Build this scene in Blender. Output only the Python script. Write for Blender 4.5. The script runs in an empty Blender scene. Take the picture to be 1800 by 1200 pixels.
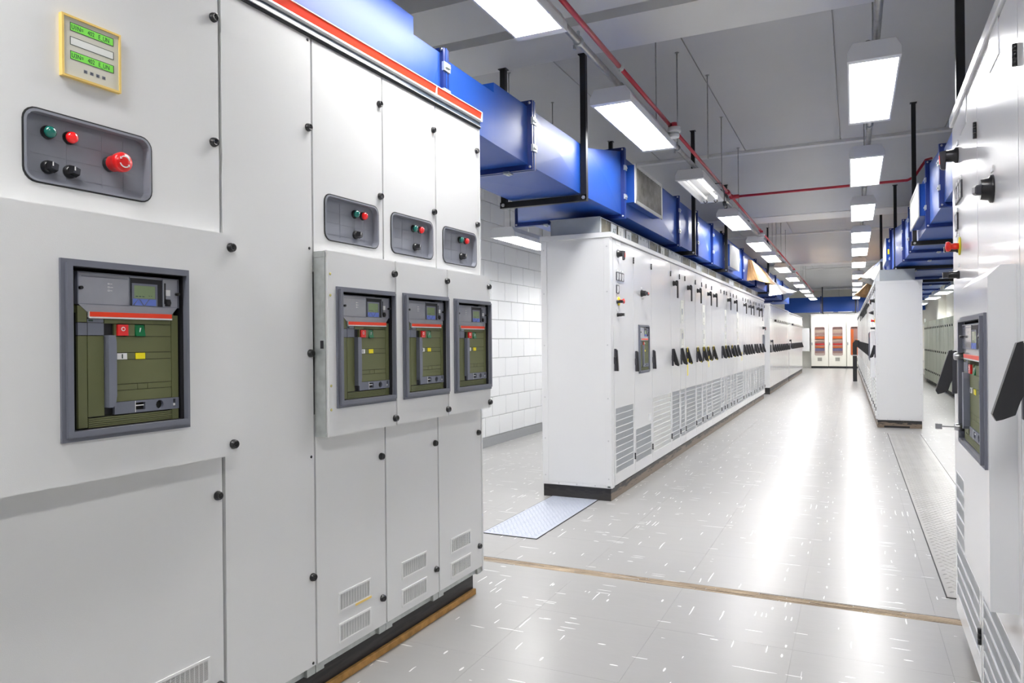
import bpy, bmesh, math, random
from math import sin, cos, pi, radians
from mathutils import Matrix, Vector
from mathutils.geometry import tessellate_polygon
random.seed(7)
S = bpy.context.scene
COL = S.collection

# ---------------------------------------------------------------- camera, world, exposure
cam = bpy.data.cameras.new('camera'); co = bpy.data.objects.new('camera', cam); COL.objects.link(co)
cam.sensor_width = 36.0; cam.lens = 1272 / 1800 * 36; cam.clip_start = .02; cam.clip_end = 200
_y, _r = radians(25.25), radians(-.55)
_f = Vector((-sin(_y), cos(_y), 0)); _x = Vector((cos(_y), sin(_y), 0)); _z = Vector((0, 0, 1))
_rx = cos(_r) * _x + sin(_r) * _z; _uz = -sin(_r) * _x + cos(_r) * _z
co.matrix_world = Matrix(((_rx.x, _uz.x, -_f.x, 0), (_rx.y, _uz.y, -_f.y, 0), (_rx.z, _uz.z, -_f.z, 1.35), (0, 0, 0, 1)))
S.camera = co
W = bpy.data.worlds.new('world'); S.world = W; W.use_nodes = True
W.node_tree.nodes['Background'].inputs[0].default_value = (.8, .9, 1, 1)
W.node_tree.nodes['Background'].inputs[1].default_value = .3
S.view_settings.view_transform = 'Standard'; S.view_settings.look = 'None'
S.view_settings.gamma = 1; S.view_settings.use_curve_mapping = False
S.view_settings.exposure = 1.0
S.cycles.use_denoising = True
S.cycles.max_bounces = 8; S.cycles.diffuse_bounces = 5; S.cycles.glossy_bounces = 4
S.cycles.sample_clamp_indirect = 6
S.cycles.caustics_reflective = False; S.cycles.caustics_refractive = False
LAMP = 19.0            # radiance of a lit diffuser

# ---------------------------------------------------------------- materials
def srgb(r, g, b):
    f = lambda c: (c / 255 / 12.92) if c <= 10 else ((c / 255 + .055) / 1.055) ** 2.4
    return (f(r), f(g), f(b), 1)
def mat(name, col, rough=.5, metal=0.0, bump=0, bscale=300, var=0, vscale=6, coat=0, emit=None, spec=.5):
    m = bpy.data.materials.new(name); m.use_nodes = True
    nt = m.node_tree; p = nt.nodes['Principled BSDF']
    if len(col) == 3: col = (*col, 1)
    p.inputs['Base Color'].default_value = col
    p.inputs['Roughness'].default_value = rough
    p.inputs['Metallic'].default_value = metal
    p.inputs['Specular IOR Level'].default_value = spec
    p.inputs['Coat Weight'].default_value = coat; p.inputs['Coat Roughness'].default_value = .08
    tc = nt.nodes.new('ShaderNodeTexCoord')
    if var:
        n = nt.nodes.new('ShaderNodeTexNoise'); n.inputs['Scale'].default_value = vscale; n.inputs['Detail'].default_value = 5
        nt.links.new(tc.outputs['Object'], n.inputs['Vector'])
        r = nt.nodes.new('ShaderNodeValToRGB')
        r.color_ramp.elements[0].position = .3; r.color_ramp.elements[1].position = .7
        r.color_ramp.elements[0].color = tuple(c * (1 - var) for c in col[:3]) + (1,)
        r.color_ramp.elements[1].color = tuple(min(1, c * (1 + var)) for c in col[:3]) + (1,)
        nt.links.new(n.outputs['Fac'], r.inputs['Fac']); nt.links.new(r.outputs['Color'], p.inputs['Base Color'])
    if bump:
        n = nt.nodes.new('ShaderNodeTexNoise'); n.inputs['Scale'].default_value = bscale; n.inputs['Detail'].default_value = 2
        nt.links.new(tc.outputs['Object'], n.inputs['Vector'])
        b = nt.nodes.new('ShaderNodeBump'); b.inputs['Strength'].default_value = bump; b.inputs['Distance'].default_value = .002
        nt.links.new(n.outputs['Fac'], b.inputs['Height']); nt.links.new(b.outputs['Normal'], p.inputs['Normal'])
    if emit:
        p.inputs['Emission Color'].default_value = (*emit[:3], 1); p.inputs['Emission Strength'].default_value = emit[3]
    return m
M = dict(
    paint=mat('cabinet_paint', (.815, .82, .82), .34, bump=.12, bscale=420),
    paint2=mat('row_cabinet_paint', (.815, .82, .83), .22, coat=.25),
    cream=mat('cream_paint', (.90, .89, .80), .4),
    green=mat('locker_paint', (.50, .53, .44), .45),
    inner=mat('inner_frame', (.33, .34, .35), .5),
    galv=mat('galvanised_steel', (.55, .58, .57), .42, .7, var=.12, vscale=30),
    olive=mat('olive_plastic', srgb(106, 110, 72), .5, bump=.1, bscale=700),
    olive2=mat('dark_seam', (.01, .011, .008), .7),
    bez=mat('grey_plastic_bezel', srgb(112, 115, 127), .45),
    tray=mat('grey_plastic_tray', srgb(140, 143, 153), .48, var=.05, vscale=9),
    dark=mat('dark_recess', (.012, .012, .016), .6),
    slate=mat('slate_plastic', srgb(116, 120, 134), .45),
    cover=mat('clear_grey_cover', srgb(160, 162, 172), .12, spec=.6, var=.06, vscale=14, coat=.5),
    lcd=mat('lcd_glass', srgb(138, 158, 118), .2),
    key=mat('blue_key', srgb(104, 128, 212), .45),
    red=mat('orange_red_band', srgb(250, 62, 20), .35),
    redbtn=mat('red_plastic', srgb(228, 26, 28), .3, coat=.3),
    grnbtn=mat('green_plastic', srgb(0, 112, 62), .35),
    grnlamp=mat('green_lens', srgb(18, 110, 98), .18, coat=.6),
    redlamp=mat('red_lens', srgb(222, 30, 34), .15, coat=.6, emit=(1, .02, .02, .12)),
    yel=mat('yellow_plastic', srgb(246, 228, 10), .45),
    yelb=mat('yellow_beige_frame', srgb(240, 208, 120), .5),
    beige=mat('meter_face', srgb(216, 214, 200), .5),
    lcdg=mat('green_display', srgb(120, 205, 80), .3, emit=(.2, .7, .1, .15)),
    lcdw=mat('blank_display', (.9, .92, .88), .25),
    ink=mat('ink', (.02, .05, .04), .6),
    wht=mat('white_plastic', (.85, .85, .85), .4),
    tagw=mat('cream_tag', (.83, .83, .77), .6),
    blk=mat('black_plastic', (.012, .012, .014), .3, coat=.15),
    blkm=mat('black_rubber', (.02, .02, .022), .6),
    hgrey=mat('dark_grey_handle', (.045, .045, .055), .4),
    brass=mat('yellow_zinc', (.62, .56, .22), .35, .8),
    steel=mat('steel', (.6, .6, .62), .3, 1.0),
    chan=mat('slate_channel', srgb(84, 98, 112), .25, coat=.1),
    grille=mat('grey_louvre', (.36, .38, .40), .5, var=.06, vscale=3),
    grilleL=mat('white_louvre', (.70, .71, .69), .5, var=.04, vscale=3),
    duct=mat('blue_duct_paint', (.008, .062, .33), .42, coat=.03, bump=.15, bscale=5, spec=.36),
    ductd=mat('dark_blue_flange', (.008, .025, .16), .3, coat=.3),
    hang=mat('black_steel_hanger', (.008, .008, .010), .45),
    pipe=mat('red_pipe_paint', srgb(186, 38, 58), .35, coat=.3),
    cond=mat('galvanised_conduit', (.42, .42, .41), .4, .75, var=.2, vscale=20),
    lamp=mat('lamp_housing', (.83, .84, .86), .35),
    diff=mat('lit_diffuser', (.9, .9, .9), .4, emit=(1, .985, .965, LAMP)),
    tube=mat('lit_tube', (.9, .9, .9), .3, emit=(1, .98, .95, 2.2)),
    tubeo=mat('dim_tube', (.85, .85, .84), .25, emit=(1, .98, .95, .25)),
    ceil=mat('ceiling_paint', (.62, .62, .62), .7, var=.03, vscale=.7),
    beam=mat('beam_paint', (.80, .80, .79), .65, var=.03, vscale=.8),
    wall=mat('block_paint', (.83, .84, .85), .55, bump=.35, bscale=90),
    joint=mat('mortar_joint', (.55, .56, .57), .8),
    tile_joint=mat('tile_joint', (.42, .42, .42), .6),
    cwall=mat('cream_wall', (.90, .89, .82), .6),
    wood=mat('raw_wood', srgb(176, 132, 70), .7, var=.25, vscale=25),
    paper=mat('brown_cardboard', srgb(206, 164, 112), .75, var=.12, vscale=8),
    paperw=mat('white_cardboard', (.85, .85, .83), .6),
    colr=mat('zinc_collar', (.42, .45, .47), .4, .3, var=.06, vscale=6),
    blade=mat('dusty_blade', (.20, .19, .17), .5, var=.3, vscale=12),
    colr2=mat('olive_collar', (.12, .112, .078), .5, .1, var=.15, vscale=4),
    orange=mat('orange_panel', srgb(250, 130, 36), .5),
    rack=mat('rack_mauve', srgb(186, 160, 160), .5),
    rackw=mat('rack_pale', srgb(214, 208, 196), .5),
    rackb=mat('rack_blue', srgb(120, 126, 190), .5),
    glass=mat('tinted_glass', (.9, .85, .82), .05),
    tread=mat('checker_steel', srgb(200, 206, 220), .3, .35, bump=.1, bscale=40),
    treadw=mat('worn_checker_steel', (.44, .43, .41), .28, .3, var=.1, vscale=3),
)
g = M['glass'].node_tree; g.nodes.clear()
_o = g.nodes.new('ShaderNodeOutputMaterial'); _m = g.nodes.new('ShaderNodeMixShader'); _t = g.nodes.new('ShaderNodeBsdfTransparent'); _g = g.nodes.new('ShaderNodeBsdfGlossy')
_t.inputs[0].default_value = (.93, .88, .85, 1); _g.inputs['Roughness'].default_value = .05; _m.inputs[0].default_value = .08
g.links.new(_t.outputs[0], _m.inputs[1]); g.links.new(_g.outputs[0], _m.inputs[2]); g.links.new(_m.outputs[0], _o.inputs[0])

class NT:
    def __init__(s, m): s.nt = m.node_tree; s.n = s.nt.nodes; s.l = s.nt.links
    def __call__(s, typ, ins=None, **kw):
        n = s.n.new(typ)
        for k, v in kw.items(): setattr(n, k, v)
        for k, v in (ins or {}).items():
            if hasattr(v, 'is_linked') or isinstance(v, bpy.types.NodeSocket): s.l.new(v, n.inputs[k])
            else: n.inputs[k].default_value = v
        return n
    def math(s, op, a, b=0.0, c=0.0): return s('ShaderNodeMath', {0: a, 1: b, 2: c}, operation=op).outputs[0]

def floor_material():
    m = bpy.data.materials.new('vinyl_floor_tile'); m.use_nodes = True
    N = NT(m); p = N.n['Principled BSDF']
    pos = N('ShaderNodeNewGeometry').outputs['Position']
    sep = N('ShaderNodeSeparateXYZ', {0: pos}); x, y = sep.outputs[0], sep.outputs[1]
    wob = N('ShaderNodeTexNoise', {'Vector': pos, 'Scale': 9.0, 'Detail': 3.0}).outputs['Fac']
    def layer(a, b, la, lb, seed, thr, keep):
        va = N.math('MULTIPLY_ADD', a, la, seed); vb = N.math('MULTIPLY', N.math('MULTIPLY_ADD', wob, .014, b), lb)
        v = N('ShaderNodeCombineXYZ', {0: va, 1: vb, 2: seed}).outputs[0]
        vo = N('ShaderNodeTexVoronoi', {'Vector': v, 'Scale': 1.0}, feature='F1', voronoi_dimensions='2D')
        near = N.math('LESS_THAN', vo.outputs['Distance'], thr)
        rnd = N('ShaderNodeSeparateColor', {0: vo.outputs['Color']}).outputs[0]
        big = N.math('GREATER_THAN', rnd, keep)
        return N.math('MULTIPLY', near, big)
    def parity(size):
        fx = N.math('FLOOR', N.math('DIVIDE', N.math('ADD', x, 50.0), size)); fy = N.math('FLOOR', N.math('DIVIDE', N.math('ADD', y, 50.0), size))
        return N.math('MODULO', N.math('ADD', fx, fy), 2.0)
    par = parity(.3)
    def mixed(la, lb, seed, thr, keep):
        a = layer(x, y, la, lb, seed, thr, keep); b = layer(y, x, la, lb, seed + 3.3, thr, keep)
        return N.math('ADD', N.math('MULTIPLY', a, par), N.math('MULTIPLY', b, N.math('SUBTRACT', 1.0, par)))
    w1 = mixed(1.9, 50.0, 1.7, .17, .945); w2 = mixed(5.0, 64.0, 8.1, .2, .95); w3 = mixed(9.0, 34.0, 5.2, .17, .975)
    white = N.math('MINIMUM', N.math('ADD', N.math('ADD', w1, w2), w3), 1.0)
    dk = mixed(4.0, 80.0, 12.9, .17, .95)
    n1 = N('ShaderNodeTexNoise', {'Vector': pos, 'Scale': 1.1, 'Detail': 5.0}).outputs['Fac']
    base = N('ShaderNodeMix', {0: n1, 6: (.335, .333, .329, 1), 7: (.405, .398, .388, 1)}, data_type='RGBA').outputs[2]
    c1 = N('ShaderNodeMix', {0: N.math('MULTIPLY', dk, .4), 6: base, 7: (.38, .38, .37, 1)}, data_type='RGBA').outputs[2]
    c2 = N('ShaderNodeMix', {0: N.math('MULTIPLY', white, .9), 6: c1, 7: (.93, .93, .92, 1)}, data_type='RGBA').outputs[2]
    N.l.new(c2, p.inputs['Base Color'])
    n2 = N('ShaderNodeTexNoise', {'Vector': pos, 'Scale': 3.5, 'Detail': 6.0}).outputs['Fac']
    N.l.new(N.math('MULTIPLY_ADD', n2, .05, .268), p.inputs['Roughness'])
    st = N('ShaderNodeMapping', {'Vector': pos, 'Scale': (2.2, 6.0, 1.0)}).outputs[0]
    n3 = N('ShaderNodeTexNoise', {'Vector': st, 'Scale': 2.0, 'Detail': 4.0}).outputs['Fac']
    b = N('ShaderNodeBump', {'Strength': .1, 'Distance': .01, 'Height': n3})
    N.l.new(b.outputs[0], p.inputs['Normal'])
    p.inputs['Specular IOR Level'].default_value = .6
    return m
M['floor'] = floor_material()

def plinth_material(name, worn):
    m = bpy.data.materials.new(name); m.use_nodes = True
    N = NT(m); p = N.n['Principled BSDF']
    pos = N('ShaderNodeNewGeometry').outputs['Position']
    z = N('ShaderNodeSeparateXYZ', {0: pos}).outputs[2]
    st = N('ShaderNodeMapping', {'Vector': pos, 'Scale': (8.0, 3.0, 30.0)}).outputs[0]
    n = N('ShaderNodeTexNoise', {'Vector': st, 'Scale': 2.0, 'Detail': 6.0}).outputs['Fac']
    k = N.math('MULTIPLY_ADD', n, .19, N.math('MULTIPLY', z, -1.0))
    f = N('ShaderNodeMapRange', {0: k, 1: .015, 2: .045}).outputs[0]
    c = N('ShaderNodeMix', {0: f, 6: worn[0], 7: worn[1]}, data_type='RGBA').outputs[2]
    N.l.new(c, p.inputs['Base Color']); p.inputs['Roughness'].default_value = .45
    return m
M['plinth'] = plinth_material('black_plinth', ((.012, .012, .014, 1), (.03, .027, .027, 1)))
M['plinth2'] = plinth_material('scuffed_plinth', ((.03, .029, .03, 1), (.22, .17, .125, 1)))

def strip_material():
    m = bpy.data.materials.new('worn_joint_wood'); m.use_nodes = True
    N = NT(m); p = N.n['Principled BSDF']
    pos = N('ShaderNodeNewGeometry').outputs['Position']
    st = N('ShaderNodeMapping', {'Vector': pos, 'Scale': (4.0, 90.0, 1.0)}).outputs[0]
    n = N('ShaderNodeTexNoise', {'Vector': st, 'Scale': 1.0, 'Detail': 6.0, 'Roughness': .7}).outputs['Fac']
    r = N('ShaderNodeValToRGB', {'Fac': n}); e = r.color_ramp.elements
    e[0].position = .35; e[0].color = srgb(96, 82, 72); e[1].position = .66; e[1].color = srgb(205, 184, 155)
    N.l.new(r.outputs[0], p.inputs['Base Color']); p.inputs['Roughness'].default_value = .75
    b = N('ShaderNodeBump', {'Strength': .6, 'Distance': .004, 'Height': n}); N.l.new(b.outputs[0], p.inputs['Normal'])
    return m
M['strip'] = strip_material()

# ---------------------------------------------------------------- mesh builder
class MB:
    """collects faces; cabinet axes: x to the viewer's right, y into the cabinet (minus = towards the viewer), z up"""
    def __init__(s): s.v = []; s.f = []; s.sm = []
    def add(s, vs, fs, smooth=False):
        o = len(s.v); s.v += [tuple(q) for q in vs]
        for f in fs: s.f.append([i + o for i in f]); s.sm.append(smooth)
        return s
    def box(s, x0, x1, y0, y1, z0, z1):
        return s.add([(x0, y0, z0), (x1, y0, z0), (x1, y1, z0), (x0, y1, z0), (x0, y0, z1), (x1, y0, z1), (x1, y1, z1), (x0, y1, z1)],
                     [(3, 2, 1, 0), (4, 5, 6, 7), (0, 1, 5, 4), (1, 2, 6, 5), (2, 3, 7, 6), (3, 0, 4, 7)])
    def face(s, x0, x1, z0, z1, w0, w1): return s.box(x0, x1, -w1, -w0, z0, z1)   # w = distance out of the front plane
    def hexa(s, a, b):     # a, b: 4 points each, matching loops
        return s.add(list(a) + list(b), [(3, 2, 1, 0), (4, 5, 6, 7), (0, 1, 5, 4), (1, 2, 6, 5), (2, 3, 7, 6), (3, 0, 4, 7)])
    def lathe(s, prof, c=(0, 0, 0), axis='y', n=14, sgn=-1):   # prof: (r, t); t runs along axis*sgn
        vs = []; fs = []
        for r, t in prof:
            for k in range(n):
                a = 2 * pi * k / n; u, v = r * cos(a), r * sin(a); t_ = t * sgn
                q = {'y': (u, t_, v), 'z': (u, v, t_), 'x': (t_, u, v)}[axis]
                vs.append((c[0] + q[0], c[1] + q[1], c[2] + q[2]))
        for i in range(len(prof) - 1):
            for k in range(n):
                k2 = (k + 1) % n; fs.append((i * n + k, i * n + k2, (i + 1) * n + k2, (i + 1) * n + k))
        s.add(vs, fs, True)
        o = len(s.v) - len(vs)
        s.f.append([o + k for k in range(n)][::-1]); s.sm.append(False)
        s.f.append([o + (len(prof) - 1) * n + k for k in range(n)]); s.sm.append(False)
        return s
    def prism(s, poly, t0, t1, axis='y'):      # poly in the two other axes
        P = {'y': lambda a, b, t: (a, t, b), 'x': lambda a, b, t: (t, a, b), 'z': lambda a, b, t: (a, b, t)}[axis]
        n = len(poly)
        return s.add([P(a, b, t0) for a, b in poly] + [P(a, b, t1) for a, b in poly],
                     [list(range(n))[::-1], list(range(n, 2 * n))] + [(i, (i + 1) % n, n + (i + 1) % n, n + i) for i in range(n)])
    def tube(s, pts, r, n=8):
        pts = [Vector(p) for p in pts]; vs = []; fs = []
        for i, p in enumerate(pts):
            d = (pts[min(i + 1, len(pts) - 1)] - pts[max(i - 1, 0)]).normalized()
            a = d.orthogonal().normalized() if i == 0 else (a - a.dot(d) * d).normalized()
            b = d.cross(a)
            for k in range(n):
                t = 2 * pi * k / n; vs.append(p + r * (cos(t) * a + sin(t) * b))
        for i in range(len(pts) - 1):
            for k in range(n):
                k2 = (k + 1) % n; fs.append((i * n + k, i * n + k2, (i + 1) * n + k2, (i + 1) * n + k))
        s.add(vs, fs, True); o = len(s.v) - len(vs); m = len(pts)
        s.f.append([o + k for k in range(n)][::-1]); s.sm.append(False)
        s.f.append([o + (m - 1) * n + k for k in range(n)]); s.sm.append(False)
        return s
    def plate(s, outer, holes, w0, w1):        # flat sheet in x,z with holes; front at w1
        loops = [outer] + holes; flat = [p for l in loops for p in l]; n = len(flat)
        tris = tessellate_polygon([[Vector((a, b, 0)) for a, b in l] for l in loops])
        vs = [(a, -w1, b) for a, b in flat] + [(a, -w0, b) for a, b in flat]; fs = []
        for t in tris:
            a, b, c = (Vector(flat[i]) for i in t)
            cr = (b.x - a.x) * (c.y - a.y) - (b.y - a.y) * (c.x - a.x)
            t = t if cr > 0 else t[::-1]
            fs.append(tuple(t)); fs.append(tuple(i + n for i in reversed(t)))
        o = 0
        for l in loops:
            k = len(l)
            for i in range(k): fs.append((o + i, o + i + n, o + (i + 1) % k + n, o + (i + 1) % k))
            o += k
        return s.add(vs, fs)
    def mesh(s, name, m, bev=0, seg=1):
        me = bpy.data.meshes.new(name); me.from_pydata(s.v, [], s.f)
        me.polygons.foreach_set('use_smooth', s.sm)
        bm = bmesh.new(); bm.from_mesh(me)
        if bev:
            es = [e for e in bm.edges if len(e.link_faces) == 2 and e.calc_face_angle(0) > .6]
            bmesh.ops.bevel(bm, geom=es, offset=bev, segments=seg, affect='EDGES', clamp_overlap=True)
        bmesh.ops.recalc_face_normals(bm, faces=bm.faces); bm.to_mesh(me); bm.free()
        me.materials.append(M[m]); me.update()
        return me
def rrect(x0, x1, z0, z1, r, n=5):
    out = []
    for cx, cz, a0 in ((x1 - r, z0 + r, -90), (x1 - r, z1 - r, 0), (x0 + r, z1 - r, 90), (x0 + r, z0 + r, 180)):
        for k in range(n + 1):
            a = radians(a0 + 90 * k / n); out.append((cx + r * cos(a), cz + r * sin(a)))
    return out
def rect(x0, x1, z0, z1): return [(x0, z0), (x1, z0), (x1, z1), (x0, z1)]

def link(name, data, parent=None, loc=(0, 0, 0), rot=(0, 0, 0), scale=None):
    o = bpy.data.objects.new(name, data); COL.objects.link(o); o.parent = parent
    o.location = loc; o.rotation_euler = rot
    if scale: o.scale = scale
    return o
def part(name, mb, m, parent, bev=0, loc=(0, 0, 0), label=None, stuff=False, seg=1):
    o = link(name, mb.mesh(name, m, bev, seg), parent, loc)
    if label: o['label'] = label
    if stuff: o['kind'] = 'stuff'
    return o
_cache = {}
def shared(key, fn):
    if key not in _cache: _cache[key] = fn()
    return _cache[key]
def thing(name, label, cat, loc=(0, 0, 0), rz=0, group=None):
    o = link(name, None, None, loc, (0, 0, rz)); o['label'] = label; o['category'] = cat
    if group: o['group'] = group
    return o
def single(name, mb, m, label, cat, loc=(0, 0, 0), group=None, bev=0):
    o = part(name, mb, m, None, bev, loc); o['label'] = label; o['category'] = cat
    if group: o['group'] = group
    return o
def struct(name, mb, m, parent=None, bev=0):
    o = part(name, mb, m, parent, bev)
    if parent is None: o['kind'] = 'structure'
    return o
def copy_tree(o, parent=None):
    c = o.copy(); COL.objects.link(c); c.parent = parent
    for ch in list(o.children): copy_tree(ch, c)
    return c
ORD = 'first second third fourth fifth sixth seventh eighth ninth tenth eleventh twelfth thirteenth fourteenth fifteenth sixteenth seventeenth eighteenth nineteenth twentieth twenty-first twenty-second twenty-third twenty-fourth twenty-fifth twenty-sixth twenty-seventh twenty-eighth twenty-ninth thirtieth thirty-first thirty-second'.split()
NEAR = radians(-.75)                     # the two nearest cabinet rows stand a touch askew to the hall
def near(x, y, z=0): return (x * cos(NEAR) - y * sin(NEAR), x * sin(NEAR) + y * cos(NEAR), z)

# ================================================================ the room
XL, XR, YB, YF, ZC, ZS = -4.27, 2.75, -2.6, 36.3, 4.0, 3.54
# floor: a slab with laid tiles
slab = struct('floor', MB().box(XL - .2, XR + .2, YB - .2, YF + .2, -.3, -.0025), 'tile_joint')
T = .6
def rows():
    y = 4.045
    while y < YF: yield (y, min(y + T, YF)); y += T
    y = 3.955
    while y > YB: yield (max(y - T, YB), y); y -= T
x0s = [-2.05 + T * k for k in range(-4, 9)]
tiles = []
for ya, yb in rows():
    for xa in x0s:
        a, b = max(xa, XL), min(xa + T, XR)
        if b - a > .02: tiles.append((a, b, ya, yb))
def size_in_view(t):
    cx, cy = (t[0] + t[1]) / 2, (t[2] + t[3]) / 2
    d = -cx * sin(_y) + cy * cos(_y); l = cx * cos(_y) + cy * sin(_y)
    ok = d > .6 and abs(l / d) < .78 and d > 2.5
    hid = (cx < -1.9 and cy < 3.3) or (cx > .45 and cy < 3.7) or (-2.4 < cx < -1.9 and 5.9 < cy < 31) or (.35 < cx < .9 and cy > 12.4)
    return -(1 / d ** 2) if ok and not hid else 1 + d
tiles.sort(key=size_in_view)
def tile_mb(t, mb=None):
    mb = mb or MB(); e = .0004
    return mb.box(t[0] + e, t[1] - e, t[2] + e, t[3] - e, -.0025, 0)
for t in tiles[:300]: part('tile', tile_mb(t), 'floor', slab)
rest = MB()
for t in tiles[300:]: tile_mb(t, rest)
part('tile', rest, 'floor', slab, stuff=True)

# walls
wl = struct('wall_left', MB().box(XL - .25, XL - .012, YB, YF, 0, ZC + .4), 'joint')
near_b, far_b = [], MB()
bh, bl = .2535, .405
k = 0; z = .12
while z < ZC:
    y = YB + (bl / 2 if k % 2 else 0) - .1
    while y < YF:
        y1 = min(y + bl, YF); e = .004
        arg = (XL - .05, XL, max(y, YB) + e, y1 - e, z + e, min(z + bh, ZC) - e)
        if 6.2 < y < 11.6 and z < 3.2: near_b.append(arg)
        else: far_b.box(*arg)
        y += bl
    z += bh; k += 1
for a in near_b: part('block', MB().box(*a), 'wall', wl, bev=.004)
part('block', far_b, 'wall', wl, stuff=True)
struct('baseboard_left', MB().box(XL, XL + .018, YB, YF, 0, .115), 'inner')
wr = struct('wall_right', MB().box(XR, XR + .2, YB, YF, 0, ZC + .4), 'cwall')
for yy in (9.0, 15.4, 21.3, 27.4): part('pilaster', MB().box(XR - .22, XR, yy, yy + .5, 0, ZC), 'cwall', wr, bev=.01)
struct('wall_far', MB().box(XL, XR, YF, YF + .2, 0, ZC + .4), 'cwall')
struct('wall_near', MB().box(XL, XR, YB - .2, YB, 0, ZC + .4), 'wall')

# ceiling: flat precast panels between haunched beams
ce = struct('ceiling', MB().box(XL - .2, XR + .2, YB - .2, YF + .2, ZC + .02, ZC + .3), 'ceil')
PX = [XL, -3.77, -2.55, -1.345, -.13, 1.07, 2.28, XR]
for ya, yb in ((YB, 4.09), (5.28, 10.62), (14.37, 19.45), (23.4, 29.6)):
    for a, b in zip(PX, PX[1:]): part('ceiling_panel', MB().box(a + .006, b - .006, ya, yb, ZC, ZC + .02), 'ceil', ce)
def beam(name, ya, z0, yb, yc):          # haunched near side from (ya, ZC) down to (yb, ZS), soffit to yc
    b = struct(name, MB().prism([(ya, ZC), (yb, ZS), (yc, ZS), (yc, ZC + .02), (ya, ZC + .02)], XL, XR, 'x'), 'ceil')
    part('soffit_plate', MB().box(XL, XR, yb, yc, ZS - .012, ZS), 'beam', b)
    part('ledge', MB().box(XL, XR, ya - .02, ya + .1, ZC - .035, ZC), 'beam', b)
b1 = struct('trim_1', MB().box(XL, XR, 4.09, 5.28, ZS + .14, ZC + .02), 'ceil')
part('soffit_plate', MB().box(XL, XR, 4.09, 4.61, ZS, ZS + .14), 'beam', b1)
part('soffit_plate', MB().box(XL, XR, 4.75, 5.28, ZS, ZS + .14), 'beam', b1)
beam('trim_2', 10.62, ZC, 13.67, 14.37)
beam('trim_3', 19.45, ZC, 22.75, 23.4)
beam('trim_4', 29.6, ZC, 34.8, 35.5)

# ================================================================ small fittings, shared between cabinets
def lock_knob(parent, u, z, w=0, big=1.0):
    """black quarter-turn door lock: skirt, cap and a slotted middle"""
    me = shared('lock', lambda: MB().lathe([(.0150, 0), (.0150, .005), (.0132, .0065), (.0132, .0125), (.0118, .0145), (.0085, .0145), (.008, .0115)], n=16)
                .face(-.006, .006, -.0015, .0015, .0115, .0135).face(-.0015, .0015, -.006, .006, .0115, .0135).mesh('lock_knob', 'blk'))
    return link('lock_knob', me, parent, (u, -w, z))
def screw(parent, u, z, w=0, m='blkm'):
    me = shared('screw' + m, lambda: MB().lathe([(.0055, 0), (.0055, .0015), (.003, .003)], n=8).mesh('screw', m))
    return link('screw', me, parent, (u, -w, z))
def lamp_button(parent, u, z, w, color):
    me = shared('lampr', lambda: MB().lathe([(.0175, 0), (.0175, .006), (.0155, .008), (.0155, .010)], n=18).mesh('lamp_ring', 'blk'))
    ld = shared('lampd' + color, lambda: MB().lathe([(.0152, .008), (.0152, .015), (.0135, .020), (.009, .0235), (.003, .025)], n=18).mesh('pilot_lamp', color))
    link('lamp_ring', me, parent, (u, -w, z)); o = link('pilot_lamp', ld, parent, (u, -w, z))
    o['label'] = 'green pilot lamp' if color == 'grnlamp' else 'red pilot lamp'
def selector(parent, u, z, w):
    me = shared('sel', lambda: MB().lathe([(.0175, 0), (.0175, .007), (.0145, .009), (.0145, .016)], n=18)
                .hexa([(-.013, -.014, -.009), (.009, -.014, -.015), (.015, -.014, .009), (-.009, -.014, .014)],
                      [(-.011, -.035, -.007), (.010, -.03, -.010), (.012, -.03, .006), (-.008, -.035, .010)]).mesh('selector_switch', 'blk'))
    link('selector_switch', me, parent, (u, -w, z))
    mk = shared('selm', lambda: MB().face(-.0015, .0015, -.004, .006, .033, .0352).mesh('pointer_mark', 'wht'))
    link('pointer_mark', mk, parent, (u - .006, -w, z + .003))

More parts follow.
